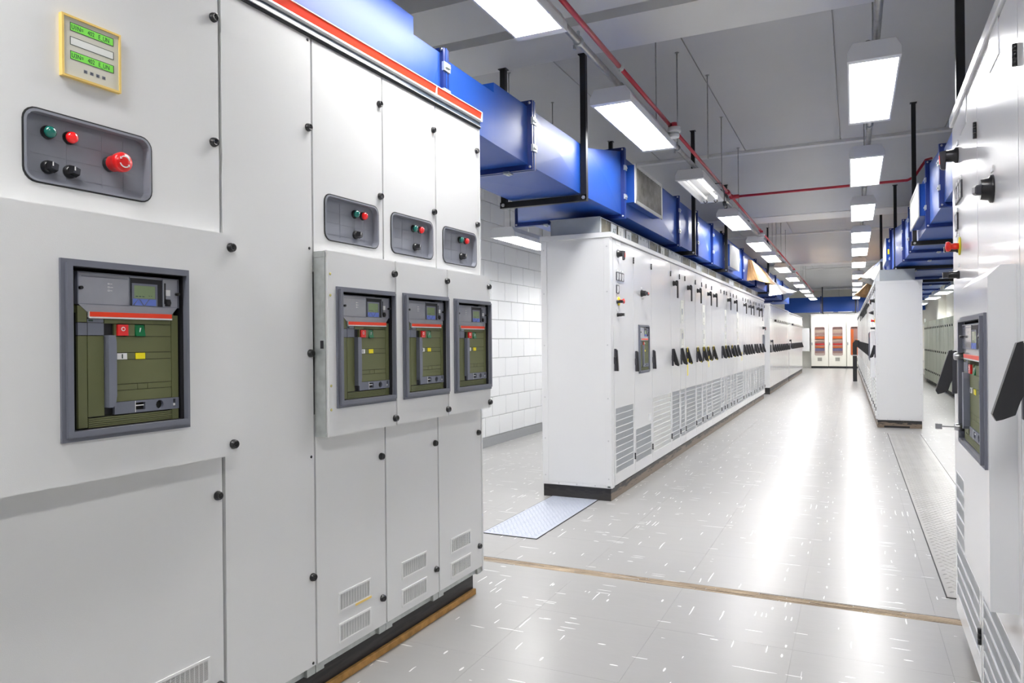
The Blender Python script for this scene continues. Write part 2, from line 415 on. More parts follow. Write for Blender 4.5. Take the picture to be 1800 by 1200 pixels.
def control_panel(cab, door_u, u0, z0, wd, ht, lamps, sels, estop=None):
    """recessed grey tray with rounded corners"""
    t = part('control_panel', MB().plate(rrect(u0, u0 + wd, z0, z0 + ht, .032), [rrect(u0 + .006, u0 + wd - .006, z0 + .006, z0 + ht - .006, .028)], -.026, .004), 'tray', cab)
    part('tray_floor', MB().plate(rrect(u0 + .002, u0 + wd - .002, z0 + .002, z0 + ht - .002, .03), [], -.03, -.022), 'tray', t)
    g_ = MB()
    for q in (.16, .42, .66): g_.face(u0 + .03, u0 + wd - .03, z0 + ht * q, z0 + ht * q + .0015, -.0225, -.0212)
    for q in (.34, .62, .8): g_.face(u0 + wd * q, u0 + wd * q + .0015, z0 + .02, z0 + ht - .02, -.0225, -.0212)
    part('mould_line', g_, 'tray', t)
    part('gasket', MB().plate(rrect(u0 - .004, u0 + wd + .004, z0 - .004, z0 + ht + .004, .035), [rrect(u0, u0 + wd, z0, z0 + ht, .032)], 0, .0025), 'blkm', t)
    for u, z, c in lamps: lamp_button(t, u, z, -.022, c)
    for u, z in sels: selector(t, u, z, -.022)
    if estop:
        u, z = estop
        part('button_collar', MB().lathe([(.021, 0), (.021, .012), (.018, .016)], c=(u, .022, z), n=18), 'blk', t)
        part('stop_button', MB().lathe([(.0205, .014), (.0225, .018), (.0215, .038), (.026, .042), (.027, .058), (.024, .064), (.008, .066)], c=(u, .022, z), n=24), 'redbtn', t, label='red mushroom emergency stop button')
        ar = MB()
        for a0 in (20, 200):
            p = [(cos(radians(a0 + 14 * k)) * r, sin(radians(a0 + 14 * k)) * r) for r in (.0135, .0165) for k in range(9)]
            vs = [(u + a, .022 - .0668, z + b) for a, b in p] + [(u + a, .022 - .0655, z + b) for a, b in p]
            ar.add(vs, [(k, k + 1, k + 10, k + 9) for k in range(8)] + [(18 + k, 18 + k + 9, 18 + k + 10, 18 + k + 1) for k in range(8)])
            ae = radians(a0 + 118); r = .015
            ar.prism([(u + cos(ae + a) * r_, z + sin(ae + a) * r_) for a, r_ in ((0, .019), (0, .011), (.38, .015))], .022 - .0668, .022 - .0655)
        part('arrow_mark', ar, 'wht', t)
    return t

def breaker(cab, u0, z0, w=0.0, sx=1.0, fwd=.010):
    """air circuit breaker seen through a grey bezel; frame .38 x .462, its body set back behind the door"""
    e = link('breaker', shared('brk_body', lambda: MB().face(.052, .358, .025, .436, -.09, -.034).mesh('breaker', 'olive')), cab, (u0, -w, z0), (0, 0, 0), (sx, 1, 1))
    def P(name, m, fn, label=None):
        if name not in ('bezel', 'shroud'): return P0(name, m, fn, label, fwd)
        return P0(name, m, fn, label, 0)
    def P0(name, m, fn, label, f):
        o = link(name, shared('brk_' + name + m + str(label), lambda: fn(MB()).mesh(name, m)), e, (0, -f, 0))
        if label: o['label'] = label
    P('bezel', 'bez', lambda b: b.plate(rect(0, .38, 0, .462), [rect(.024, .366, .024, .448)], -.002, .007).plate(rect(.011, .371, .011, .453), [rect(.026, .364, .026, .444)], .0, .016).face(.366, .3675, .22, .26, .008, .017))
    P('shroud', 'dark', lambda b: b.plate(rect(.02, .37, .02, .45), [rect(.0265, .3635, .0265, .4435)], -.10, -.004).face(.02, .37, .02, .45, -.11, -.10))
    P('clear_cover', 'cover', lambda b: b.plate([(.055, .352), (.083, .328), (.333, .328), (.355, .352), (.355, .432), (.055, .432)], [], -.034, -.022))
    P('cover_rim', 'slate', lambda b: b.face(.055, .355, .431, .434, -.034, -.019).face(.053, .056, .35, .434, -.034, -.019).face(.354, .357, .35, .434, -.034, -.019).face(.2, .2015, .352, .43, -.022, -.020).face(.303, .3045, .352, .43, -.022, -.020).face(.066, .195, .422, .4235, -.022, -.0205).face(.055, .355, .3505, .352, -.022, -.0205))
    P('cover_stud', 'blk', lambda b: b.lathe([(.0045, 0), (.0045, .012)], c=(.059, .022, .392), n=8), 'left black cover stud')
    P('cover_stud', 'blk', lambda b: b.lathe([(.0045, 0), (.0045, .012)], c=(.350, .022, .39), n=8), 'right black cover stud')
    P('display_module', 'dark', lambda b: b.face(.203, .302, .351, .428, -.022, -.0208).face(.31, .315, .36, .42, -.022, -.0212))
    P('display_surround', 'slate', lambda b: b.plate(rect(.206, .286, .352, .414), [rect(.213, .279, .373, .408)], -.0208, -.0192))
    P('lcd_screen', 'lcd', lambda b: b.face(.212, .28, .372, .409, -.0207, -.0198))
    P('lcd_digits', 'ink', lambda b: [b.face(.218 + .01 * k, .2245 + .01 * k, .377, .379, -.0198, -.0194) for k in range(3)] and [b.face(.258 + .007 * k, .262 + .007 * k, .38, .381, -.0198, -.0194) for k in range(2)] and b)
    for k, poly in enumerate(([(.208, .353), (.224, .371), (.208, .371)], [(.212, .353), (.24, .353), (.226, .371)], [(.229, .371), (.257, .371), (.243, .353)], [(.246, .353), (.281, .353), (.281, .371), (.26, .371)])):
        P('key', 'key', lambda b, poly=poly: b.prism(poly, .0185, .0208), str(('blue slash key', 'blue up key', 'blue down key', 'blue enter key')[k]))
    P('status_leds', 'wht', lambda b: [b.plate(rect(.137, .142, .405 - .009 * k, .409 - .009 * k), [rect(.138, .141, .406 - .009 * k, .408 - .009 * k)], -.022, -.0214).face(.1435, .150 + .002 * (k % 2), .4064 - .009 * k, .4074 - .009 * k, -.022, -.0214) for k in range(3)] and b)
    P('reset_button', 'wht', lambda b: b.face(.314, .328, .384, .401, -.022, -.019))
    P('key_lock', 'dark', lambda b: b.lathe([(.009, 0), (.009, .005), (.006, .006)], c=(.321, .022, .364), n=12).face(.312, .33, .354, .374, -.022, -.0205))
    P('red_band', 'red', lambda b: b.face(.084, .332, .3185, .331, -.022, -.0175))
    P('white_edge', 'wht', lambda b: b.face(.083, .333, .314, .3185, -.024, -.0178).face(.082, .084, .316, .332, -.024, -.0178))
    # olive front, built of separate mouldings with dark gaps between
    def olive(b):
        for q in ((.055, .0795, .03, .268), (.055, .0795, .304, .346), (.0815, .1255, .057, .268), (.334, .356, .09, .328), (.334, .356, .027, .056),
                  (.156, .332, .3015, .3125), (.128, .332, .3015, .3125), (.195, .2165, .268, .3), (.2485, .332, .268, .3), (.156, .162, .268, .3), (.154, .332, .2235, .2665),
                  (.154, .162, .2045, .222), (.194, .217, .2045, .222), (.2495, .332, .2045, .222), (.154, .332, .138, .203), (.154, .223, .1215, .1365), (.2245, .254, .1215, .1365), (.2555, .332, .1215, .1365), (.154, .332, .091, .12)):
            b.face(*q, -.036, -.0235)
        return b
    P('front_moulding', 'olive', olive)
    P('seam_backing', 'olive2', lambda b: b.face(.054, .357, .027, .328, -.036, -.031))
    P('louvre', 'olive', lambda b: [b.face(.0815, .332, .0285 + .0052 * k, .0325 + .0052 * k, -.036, -.0225) for k in range(5)] and b)
    P('grey_block', 'slate', lambda b: b.face(.055, .0795, .27, .302, -.036, -.0225).face(.0815, .1255, .27, .302, -.036, -.0225).face(.0815, .1255, .3035, .3128, -.036, -.0235))
    P('name_badge', 'ink', lambda b: b.face(.084, .096, .306, .3105, -.0235, -.0228))
    P('handle_slot', 'dark', lambda b: b.face(.1275, .1535, .06, .30, -.036, -.0305))
    P('charging_handle', 'slate', lambda b: b.prism([(.128, .27), (.1475, .27), (.1505, .25), (.1505, .11), (.147, .088), (.140, .078), (.128, .078)], .006, .031))
    P('open_button', 'redbtn', lambda b: b.face(.163, .1935, .269, .299, -.036, -.018), 'red open button')
    P('open_symbol', 'wht', lambda b: b.lathe([(.0058, 0), (.0058, .0012)], c=(.178, .018, .287), n=14))
    P('open_symbol_core', 'redbtn', lambda b: b.lathe([(.0036, 0), (.0036, .0016)], c=(.178, .018, .287), n=14))
    P('close_button', 'grnbtn', lambda b: b.hexa([(.218, -(-.036), .268), (.247, .036, .268), (.247, .036, .299), (.218, .036, .299)], [(.218, .019, .268), (.247, .019, .268), (.247, .026, .299), (.218, .026, .299)]), 'green close button')
    P('close_symbol', 'wht', lambda b: b.prism([(.229, .279), (.2305, .279), (.234, .291), (.2325, .291)], .0195, .024))
    P('spring_flag', 'wht', lambda b: b.face(.163, .192, .2045, .2215, -.036, -.022))
    P('flag_mark', 'ink', lambda b: b.face(.176, .179, .207, .219, -.022, -.0212))
    P('charge_flag', 'yel', lambda b: b.face(.2185, .2475, .2045, .2215, -.036, -.0225), 'yellow spring flag')
    P('switch_pocket', 'dark', lambda b: b.face(.248, .2505, .268, .3, -.036, -.03))
    P('lower_strip', 'slate', lambda b: b.plate(rect(.1535, .356, .057, .0895), [rect(.2165, .246, .064, .084), [(.292 + .0125 * cos(t * .6283), .0735 + .0125 * sin(t * .6283)) for t in range(10)], rect(.336, .345, .064, .0855)], -.036, -.0215))
    P('strip_trim', 'wht', lambda b: b.face(.214, .2155, .058, .089, -.0215, -.0205))
    P('socket_lip', 'wht', lambda b: b.face(.2175, .243, .0745, .0775, -.030, -.0235))
    P('indicator_pin', 'wht', lambda b: b.face(.3365, .3445, .066, .073, -.03, -.023))
    return e

def vent(cab, u, z, wd=.203, ht=.078, cols=11, rws=14):
    v = part('vent', MB().plate(rect(u, u + wd, z, z + ht), [rect(u + .008, u + wd - .008, z + .008, z + ht - .008)], 0, .004), 'wht', cab)
    part('vent_backing', MB().face(u + .006, u + wd - .006, z + .006, z + ht - .006, -.001, .0008), 'olive2', v)
    b = MB(); a0, b0 = u + .008, z + .008; cw = (wd - .016) / cols; rh = (ht - .016) / rws
    for k in range(cols): b.face(a0 + cw * k - .0012, a0 + cw * k + .0012, b0, z + ht - .008, .0008, .0032)
    for k in range(rws): b.face(a0, u + wd - .008, b0 + rh * k, b0 + rh * k + rh * .45, .0008, .0026)
    part('vent_mesh', b, 'wht', v, stuff=True)
    return v

# ================================================================ left row: five tall switchgear bays
XF = -1.86
def bay(y0, y1, label):
    t = thing('switchgear_cabinet', label, 'cabinet', near(XF, y0), pi / 2 + NEAR, 'tall bays of the row with the red top band')
    w = y1 - y0
    part('carcass', MB().box(.002, w - .002, .03, .80, .118, 2.498), 'inner', t)
    part('frame_foot', MB().face(.0, .045, .112, .15, -.03, -.006).face(w - .045, w, .112, .15, -.03, -.006).face(.045, w - .045, .114, .146, -.03, -.02), 'galv', t)
    part('frame_post', MB().face(.0, .008, .15, 2.495, -.03, -.014).face(w - .008, w, .15, 2.495, -.03, -.014), 'inner', t)
    return t, w
def door(t, name, u0, u1, z0, z1, holes=(), w=0.0, th=.022, m='paint'):
    return part(name, MB().plate(rect(u0, u1, z0, z1), [list(h) for h in holes], w - th, w), m, t)
def box_door(t, u0, u1, z0=.998, z1=1.698, w=.06, hole=None):
    """deep lidded door standing proud of the row"""
    d = part('breaker_door', MB().plate(rect(u0, u1, z0, z1), [hole] if hole else [], w - .02, w), 'paint', t, bev=.0018, seg=2)
    part('door_return', MB().plate(rect(u0 + .0015, u1 - .0015, z0 + .0015, z1 - .0015), [rect(u0 + .02, u1 - .02, z0 + .02, z1 - .02)], 0.0, w - .019), 'paint', t)
    return d
Y0 = .76
# wide bay with the meter
t, w = bay(Y0, 1.682, 'wide white switchgear bay with yellow-framed meter and red stop button')
cp = rect(1.077 + .006 - Y0, 1.43 - .006 - Y0, 1.763 + .006, 1.944 - .006)
dr = door(t, 'upper_door', .003, 1.679 - Y0, 1.62, 2.494, [rrect(1.078 - Y0, 1.429 - Y0, 1.764, 1.943, .032)])
for y, z in ((1.66, 2.391), (1.657, 1.993)): lock_knob(dr, y - Y0, z)
dl = door(t, 'lower_door', .003, 1.679 - Y0, .146, 1.08)
lock_knob(dl, 1.66 - Y0, .868); lock_knob(dl, 1.66 - Y0, .262)
bd = box_door(t, .003, 1.692 - Y0, hole=rect(1.124 + .02 - Y0, 1.505 - .012 - Y0, 1.107 + .02, 1.569 - .012))
for y, z in ((1.667, 1.655), (1.671, 1.034)): lock_knob(bd, y - Y0, z, .06)
control_panel(t, 0, 1.077 - Y0, 1.763, .353, .181, [(1.148 - Y0, 1.897, 'grnlamp'), (1.205 - Y0, 1.897, 'redlamp')], [(1.148 - Y0, 1.808), (1.205 - Y0, 1.808)], (1.318 - Y0, 1.852))
breaker(t, 1.124 - Y0, 1.107, .06)
vent(t, 1.42 - Y0, .292); vent(t, 1.42 - Y0, .173)
# meter
mt = part('meter', MB().plate(rect(1.167 - Y0, 1.332 - Y0, 2.047, 2.209), [rect(1.1725 - Y0, 1.3265 - Y0, 2.0525, 2.2035)], 0, .013), 'yelb', t, bev=.0008)
part('meter_face', MB().face(1.171 - Y0, 1.328 - Y0, 2.05, 2.206, 0, .0095), 'beige', mt)
for k, (z, m) in enumerate(((2.172, 'lcdg'), (2.135, 'lcdw'), (2.098, 'lcdg'))):
    part('display', MB().face(1.192 - Y0, 1.31 - Y0, z, z + .0185, .0095, .0101), m, mt)
    part('display_border', MB().plate(rect(1.1905 - Y0, 1.3115 - Y0, z - .0015, z + .02), [rect(1.1915 - Y0, 1.3105 - Y0, z - .0005, z + .019)], .0095, .0103), 'ink', mt)
def text(parent, s, u, z, w, size, m='ink', sx=1.0, rot=None):
    c = bpy.data.curves.new('lettering', 'FONT'); c.body = s; c.size = size; c.extrude = .0002; c.materials.append(M[m])
    o = bpy.data.objects.new('tmp', c); COL.objects.link(o)
    me = bpy.data.meshes.new_from_object(o.evaluated_get(bpy.context.evaluated_depsgraph_get()))
    bpy.data.objects.remove(o); me.name = 'lettering'
    return link('lettering', me, parent, (u, -w, z), rot or (pi / 2, 0, 0), (sx, 1, 1))
text(mt, 'U1N=   402   E_UN', 1.1935 - Y0, 2.1755, .0104, .0165, 'ink', .78)
text(mt, 'U3N=   402   E_UN', 1.1935 - Y0, 2.1015, .0104, .0165, 'ink', .78)
for k in range(4):
    part('meter_key', MB().face(1.227 - Y0 + .017 * k, 1.236 - Y0 + .017 * k, 2.071, 2.079, .0095, .0102), 'slate', mt)
    text(mt, '\u2190\u2191\u2193\u2192'[k], 1.2275 - Y0 + .017 * k, 2.0722, .0103, .008)
# blank bay
Y1 = 1.69
t, w = bay(Y1, 2.114, 'narrow blank white switchgear bay between the meter bay and the breaker boxes')
dr = door(t, 'cover_panel', .003, w - .003, .146, 2.498)
for y, z in ((2.094, 2.155), (2.095, 1.313), (2.096, .479)): lock_knob(dr, y - Y1, z)
for z in (2.482, 1.705, .927, .158): screw(dr, 2.096 - Y1, z)
# three alike feeder bays
names = ('switchgear bay with small breaker box, beside the blank bay and showing the galvanised box side',
         'middle one of the three white feeder bays with small breaker boxes', 'white feeder bay at the open end of the row, beside the block wall')
dat = ((2.118, 2.557, (2.183, 1.750), (2.390, 2.443, 2.396), (2.171, 1.103), 2.242, (2.537, 2.548)),
       (2.561, 2.985, (2.616, 1.747), (2.821, 2.874, 2.834), (2.61, 1.103), 2.671, (2.966, 2.98)),
       (2.989, 3.424, (3.048, 1.745), (3.249, 3.305, 3.262), (3.044, 1.10), 3.094, (3.398, 3.409)))
for i, (ya, yb, (cy, cz), (gy, ry, sy), (fy, fz), vy, (ky, bky)) in enumerate(dat):
    t, w = bay(ya, yb, names[i])
    if i == 1: t['label'] = 'middle of the three white feeder bays, small breaker box between two others'
    d1 = door(t, 'upper_door', .003, w - .003, 1.62, 2.494, [rrect(cy + .001 - ya, cy + .338 - ya, cz + .001, cz + .174, .032)])
    for z in (2.37, 1.976): lock_knob(d1, ky - ya, z)
    d2 = door(t, 'lower_door', .003, w - .003, .146, 1.08)
    for z in (.866, .262): lock_knob(d2, ky - .01 - ya, z)
    b = box_door(t, .004 if i else .006, w + .002, hole=rect(fy + .02 - ya, fy + .368 - ya, fz + .02, fz + .45))
    for z in (1.642, 1.029): lock_knob(b, bky - ya, z, .06)
    if i == 0:
        part('box_side', MB().face(.0, .003, 1.0, 1.695, .0, .052), 'galv', t, label='galvanised side sheet of the breaker box')
        part('box_side_lip', MB().face(-.002, .004, 1.672, 1.69, .004, .054).face(-.002, .004, 1.0, 1.012, .004, .054), 'galv', t)
        for z in (1.61, 1.53, 1.19, 1.10): screw(b, .022, z, .06, 'brass')
        part('latch_hole', MB().face(-.001, .002, 1.33, 1.36, .03, .045), 'dark', t)
    control_panel(t, 0, cy - ya, cz, .339, .175, [(gy - ya, 1.878, 'grnlamp'), (ry - ya, 1.878, 'redlamp')], [(sy - ya, 1.794)])
    breaker(t, fy - ya, fz, .06)
    vent(t, vy - ya, .294); vent(t, vy - ya, .173)
    if i == 0: part('tape_scrap', MB().face(vy + .1 - ya, vy + .205 - ya, .29, .299, .004, .0052), 'yelb', t, label='torn strip of yellow tape')
    if i == 2: part('end_panel', MB().box(w - .001, w + .012, -.002, .8, .118, 2.495), 'paint', t)
# top fascia in two lengths, plinth and batten
def fascia(y0, y1, label):
    t = thing('top_fascia', label, 'fascia', near(XF, y0, 2.495), pi / 2 + NEAR, 'red and grey fascia lengths')
    w = y1 - y0; e = .0015
    pr = lambda n, m, poly: part(n, MB().prism([(-a, b) for a, b in poly], e, w - e, 'x'), m, t)
    pr('gasket', 'blkm', [(.0, 0), (.006, 0), (.010, .008), (.0, .012)])
    pr('lower_lip', 'wht', [(.0, .009), (.012, .009), (.012, .0115), (.0, .0115)])
    pr('channel', 'chan', [(.0, .0115), (.008, .0115), (.004, .038), (.0, .038)])
    pr('middle_lip', 'wht', [(.0, .037), (.013, .037), (.017, .042), (.015, .050), (.0, .052)])
    pr('red_band', 'red', [(.0, .050), (.011, .050), (.018, .086), (.0, .088)])
    pr('top_lip', 'wht', [(.0, .086), (.021, .086), (.021, .0895), (.0, .0895)])
    part('end_trim', MB().box(w - .004, w, -.021, .02, .037, .09), 'wht', t)
    part('top_cover', MB().box(e, w - e, .019, .79, .013, .022), 'paint', t)
fascia(Y0, 2.978, 'long red and grey fascia band above the left row')
fascia(2.98, 3.436, 'short end length of red and grey fascia above the end feeder bay')
t = thing('plinth', 'black plinth under the left switchgear row', 'plinth', near(XF - .045, Y0, 0), pi / 2 + NEAR)
part('plinth_board', MB().box(0, 3.40 - Y0, 0, .7, .002, .112), 'plinth', t, bev=.002)
t = thing('wooden_batten', 'raw yellow wooden batten along the foot of the left plinth', 'batten', near(XF - .042, Y0, 0), pi / 2 + NEAR)
part('batten', MB().box(0, 3.395 - Y0, -.018, -.0005, .0, .03), 'wood', t, bev=.002)

# ================================================================ rows of distribution cabinets
def swing_handle(t, u, z0, opened=True, ht=.19):
    h = link('lock_handle', shared('sh_base%.2f' % ht, lambda: MB().face(-.014, .014, 0, ht, 0, .018).face(-.026, -.012, .06, .12, 0, .012).mesh('lock_handle', 'hgrey', .002)), t, (u, 0, z0))
    if opened:
        link('lever', shared('sh_lev%.2f' % ht, lambda: MB().prism([(-.017, ht + .004), (-.030, ht), (-.082, .012), (-.074, -.004), (-.060, .0), (-.034, .012), (-.024, .045), (-.017, .06)], -.013, .013, 'x').mesh('lever', 'blk')), h)
    else:
        link('lever', shared('sh_cl%.2f' % ht, lambda: MB().prism([(-.018, .0), (-.018, ht - .004), (-.026, ht - .012), (-.034, .02), (-.034, .0)], -.011, .011, 'x').mesh('lever', 'blk')), h)
    return h
def disc_handle(t, u, z0):
    h = link('isolator_handle', shared('dh', lambda: MB().lathe([(.030, 0), (.030, .014), (.024, .02), (.022, .045)], c=(0, 0, .165), n=14).mesh('isolator_handle', 'blk')), t, (u, 0, z0))
    link('grip', shared('dhg', lambda: MB().prism([(-.03, .195), (-.052, .198), (-.060, .185), (-.060, .0), (-.050, -.004), (-.044, .0), (-.044, .135), (-.03, .135)], -.016, .016, 'x').mesh('grip', 'blk')), h)
def hinge(t, u, z0):
    link('hinge', shared('hinge', lambda: MB().lathe([(.007, 0), (.007, .019)], c=(0, -.005, 0), axis='z', n=8, sgn=1).lathe([(.007, .021), (.007, .038)], c=(0, -.005, 0), axis='z', n=8, sgn=1)
         .lathe([(.007, .040), (.007, .058)], c=(0, -.005, 0), axis='z', n=8, sgn=1).face(-.004, .004, 0, .058, 0, .004).mesh('hinge', 'blk')), t, (u, 0, z0))
def grille(t, u0, u1, z0, z1, n, m='grille', singly=True):
    rail = .006; h = (z1 - z0) / n; b = MB()
    for k in range(n + 1): b.face(u0 - .004, u1 + .004, z0 + h * k - rail / 2, z0 + h * k + rail / 2, -.012, .0008)
    g_ = part('grille_frame', b, 'paint2', t)
    def row(k, b): return b.hexa([(u0, .004, z0 + h * k), (u1, .004, z0 + h * k), (u1, .012, z0 + h * k), (u0, .012, z0 + h * k)],
                                 [(u0, .0015, z0 + h * (k + 1)), (u1, .0015, z0 + h * (k + 1)), (u1, .012, z0 + h * (k + 1)), (u0, .012, z0 + h * (k + 1))])
    if singly:
        for k in range(n): part('louvre', row(k, MB()), m, g_)
    else:
        b = MB()
        for k in range(n): row(k, b)
        part('louvre', b, m, g_, stuff=True)
def rotary(t, u, z, red=True, ang=-pi / 2, big=1.0, d=.85):
    r = .034 * big
    h = part('rotary_handle', MB().lathe([(r, 0), (r, .012 * d), (r * .8, .02 * d), (r * .72, .055 * d)], c=(u, 0, z), n=20), 'blk', t)
    c, s_ = cos(ang), sin(ang); a, b = r * .75, r * 1.75; k = r * .42
    def q(l, m_, w_): return (u + l * c - m_ * s_, -w_ * d, z + l * s_ + m_ * c)
    part('grip', MB().hexa([q(-a, -k, .05), q(b, -k, .055), q(b, k, .055), q(-a, k, .05)], [q(-a * .8, -k * .7, .082), q(b * .9, -k * .7, .078), q(b * .9, k * .7, .078), q(-a * .8, k * .7, .082)]), 'hgrey', h, bev=.004)
    if red: part('grip_inlay', MB().hexa([q(-a * .2, -k * .5, .075), q(b * .55, -k * .5, .075), q(b * .55, k * .5, .075), q(-a * .2, k * .5, .075)], [q(-a * .2, -k * .5, .0828), q(b * .55, -k * .5, .081), q(b * .55, k * .5, .081), q(-a * .2, k * .5, .0828)]), 'red', h, label='red inlay on the grip')
    part('name_plate', MB().face(u - .02, u + .02, z + r + .008, z + r + .026, 0, .003), 'wht', t)
def panel_meters(t, u, z):
    for k, (uu, zz) in enumerate(((u, z), (u + .074, z), (u + .148, z), (u, z - .112))):
        m = part('ammeter', MB().plate(rect(uu, uu + .072, zz, zz + .072), [rect(uu + .006, uu + .066, zz + .006, zz + .066)], 0, .007), 'hgrey', t)
        part('dial', MB().face(uu + .006, uu + .066, zz + .006, zz + .066, 0, .0055), 'wht', m)
        part('needle', MB().prism([(uu + .058, zz + .012), (uu + .0605, zz + .0145), (uu + .024, zz + .042)], -.006, -.0045), 'ink', m)
        part('pivot_cover', MB().prism([(uu + .066, zz + .006), (uu + .066, zz + .022), (uu + .05, zz + .006)], -.007, -.004), 'hgrey', m)
        part('name_plate', MB().face(uu + .018, uu + .054, zz + .08, zz + .094, 0, .003), 'wht', t)
def push_station(t, u, z):
    """emergency stop on a yellow ring with a black selector below it"""
    e = part('stop_button', MB().lathe([(.012, 0), (.014, .02), (.012, .032), (.018, .036), (.022, .043), (.020, .052), (.006, .055)], c=(u + .05, 0, z), n=18), 'redbtn', t, label='red emergency stop button')
    part('yellow_ring', MB().lathe([(.038, .001), (.038, .005), (.02, .0055)], c=(u + .05, 0, z), n=22), 'yel', e)
    k = part('selector_switch', MB().lathe([(.017, 0), (.017, .008), (.013, .012), (.013, .03)], c=(u, 0, z - .006), n=14).face(u - .013, u + .013, z - .018, z + .006, .03, .055), 'blk', t)
    s2 = part('selector_switch', MB().lathe([(.018, 0), (.018, .008), (.015, .012), (.015, .04)], c=(u + .01, 0, z - .118), n=14).face(u - .004, u + .024, z - .13, z - .106, .04, .062), 'blk', t)
    part('name_plate', MB().face(u - .01, u + .03, z + .045, z + .058, 0, .003).face(u - .01, u + .03, z - .085, z - .072, 0, .003), 'wht', t)

def unit(label, loc, rz, w, group, zb=.105, zt=2.262, depth=.63, gr=(.21, .76, 11, 'grille'), singly=True, lock='open', disc=False, lz=1.06, u_lock=.05,
         hinges=True, u_door=0.0, name='distribution_cabinet', holes=(), paint='paint2', cap=.042, vis=True):
    t = thing(name, label, 'cabinet', loc, rz, group)
    part('carcass', MB().box(.0, w, .018, depth, zb, zt - .004), paint, t)
    hs = list(holes)
    if gr: hs.append(rect(u_door + .045, w - .045, gr[0], gr[1]))
    part('door', MB().plate(rect(u_door + .003, w - .003, zb + .012, zt - cap - .008), hs, -.016, 0), paint, t)
    part('roof_cap', MB().box(0, w, -.012, depth + .006, zt - cap, zt), paint, t, bev=.004)
    if gr: grille(t, u_door + .045, w - .045, gr[0], gr[1], gr[2], gr[3], singly)
    if hinges: hinge(t, w - .0085, 2.06); hinge(t, w - .0085, .25)
    if lock: swing_handle(t, u_door + u_lock, lz, lock == 'open')
    if disc: disc_handle(t, min(w * .3, .16), 1.825)
    return t
def end_panel(t, side, depth, zb, zt):
    """sheet on the open end of a row with corner angles and screws; side = x of the end, -1 / +1 outwards"""
    x, s_ = side; a, b = sorted((x, x + s_ * .004)); c, d = sorted((x + s_ * .004, x + s_ * .008))
    e = part('end_panel', MB().box(a, b, .0, depth, zb + .03, zt - .042), 'paint2', t)
    for y in (.002, depth - .055): part('corner_angle', MB().box(c, d, y, y + .053, zb + .02, zt - .045), 'paint2', e, bev=.001)
    part('foot_rail', MB().box(a, b, .06, depth - .06, zb + .003, zb + .026), 'paint2', e)
    me = shared('side_screw', lambda: MB().lathe([(.007, 0), (.006, .003)], axis='x', n=8, sgn=1).mesh('screw', 'steel'))
    for y in (.028, depth - .028):
        for z in (zt - .12, zt - .5, zt - .95, zt - 1.4, zb + .4, zb + .08): link('screw', me, e, (x + s_ * .009, y, z))
    for y in (.15, depth / 2, depth - .15): link('screw', me, e, (x + s_ * .0055, y, zb + .015)); link('screw', me, e, (x + s_ * .002 + s_ * .005, y, zt - .02))
    part('end_lip', MB().box(*sorted((x, x + s_ * .014)), -.012, depth + .006, zt - .042, zt), 'paint2', e)

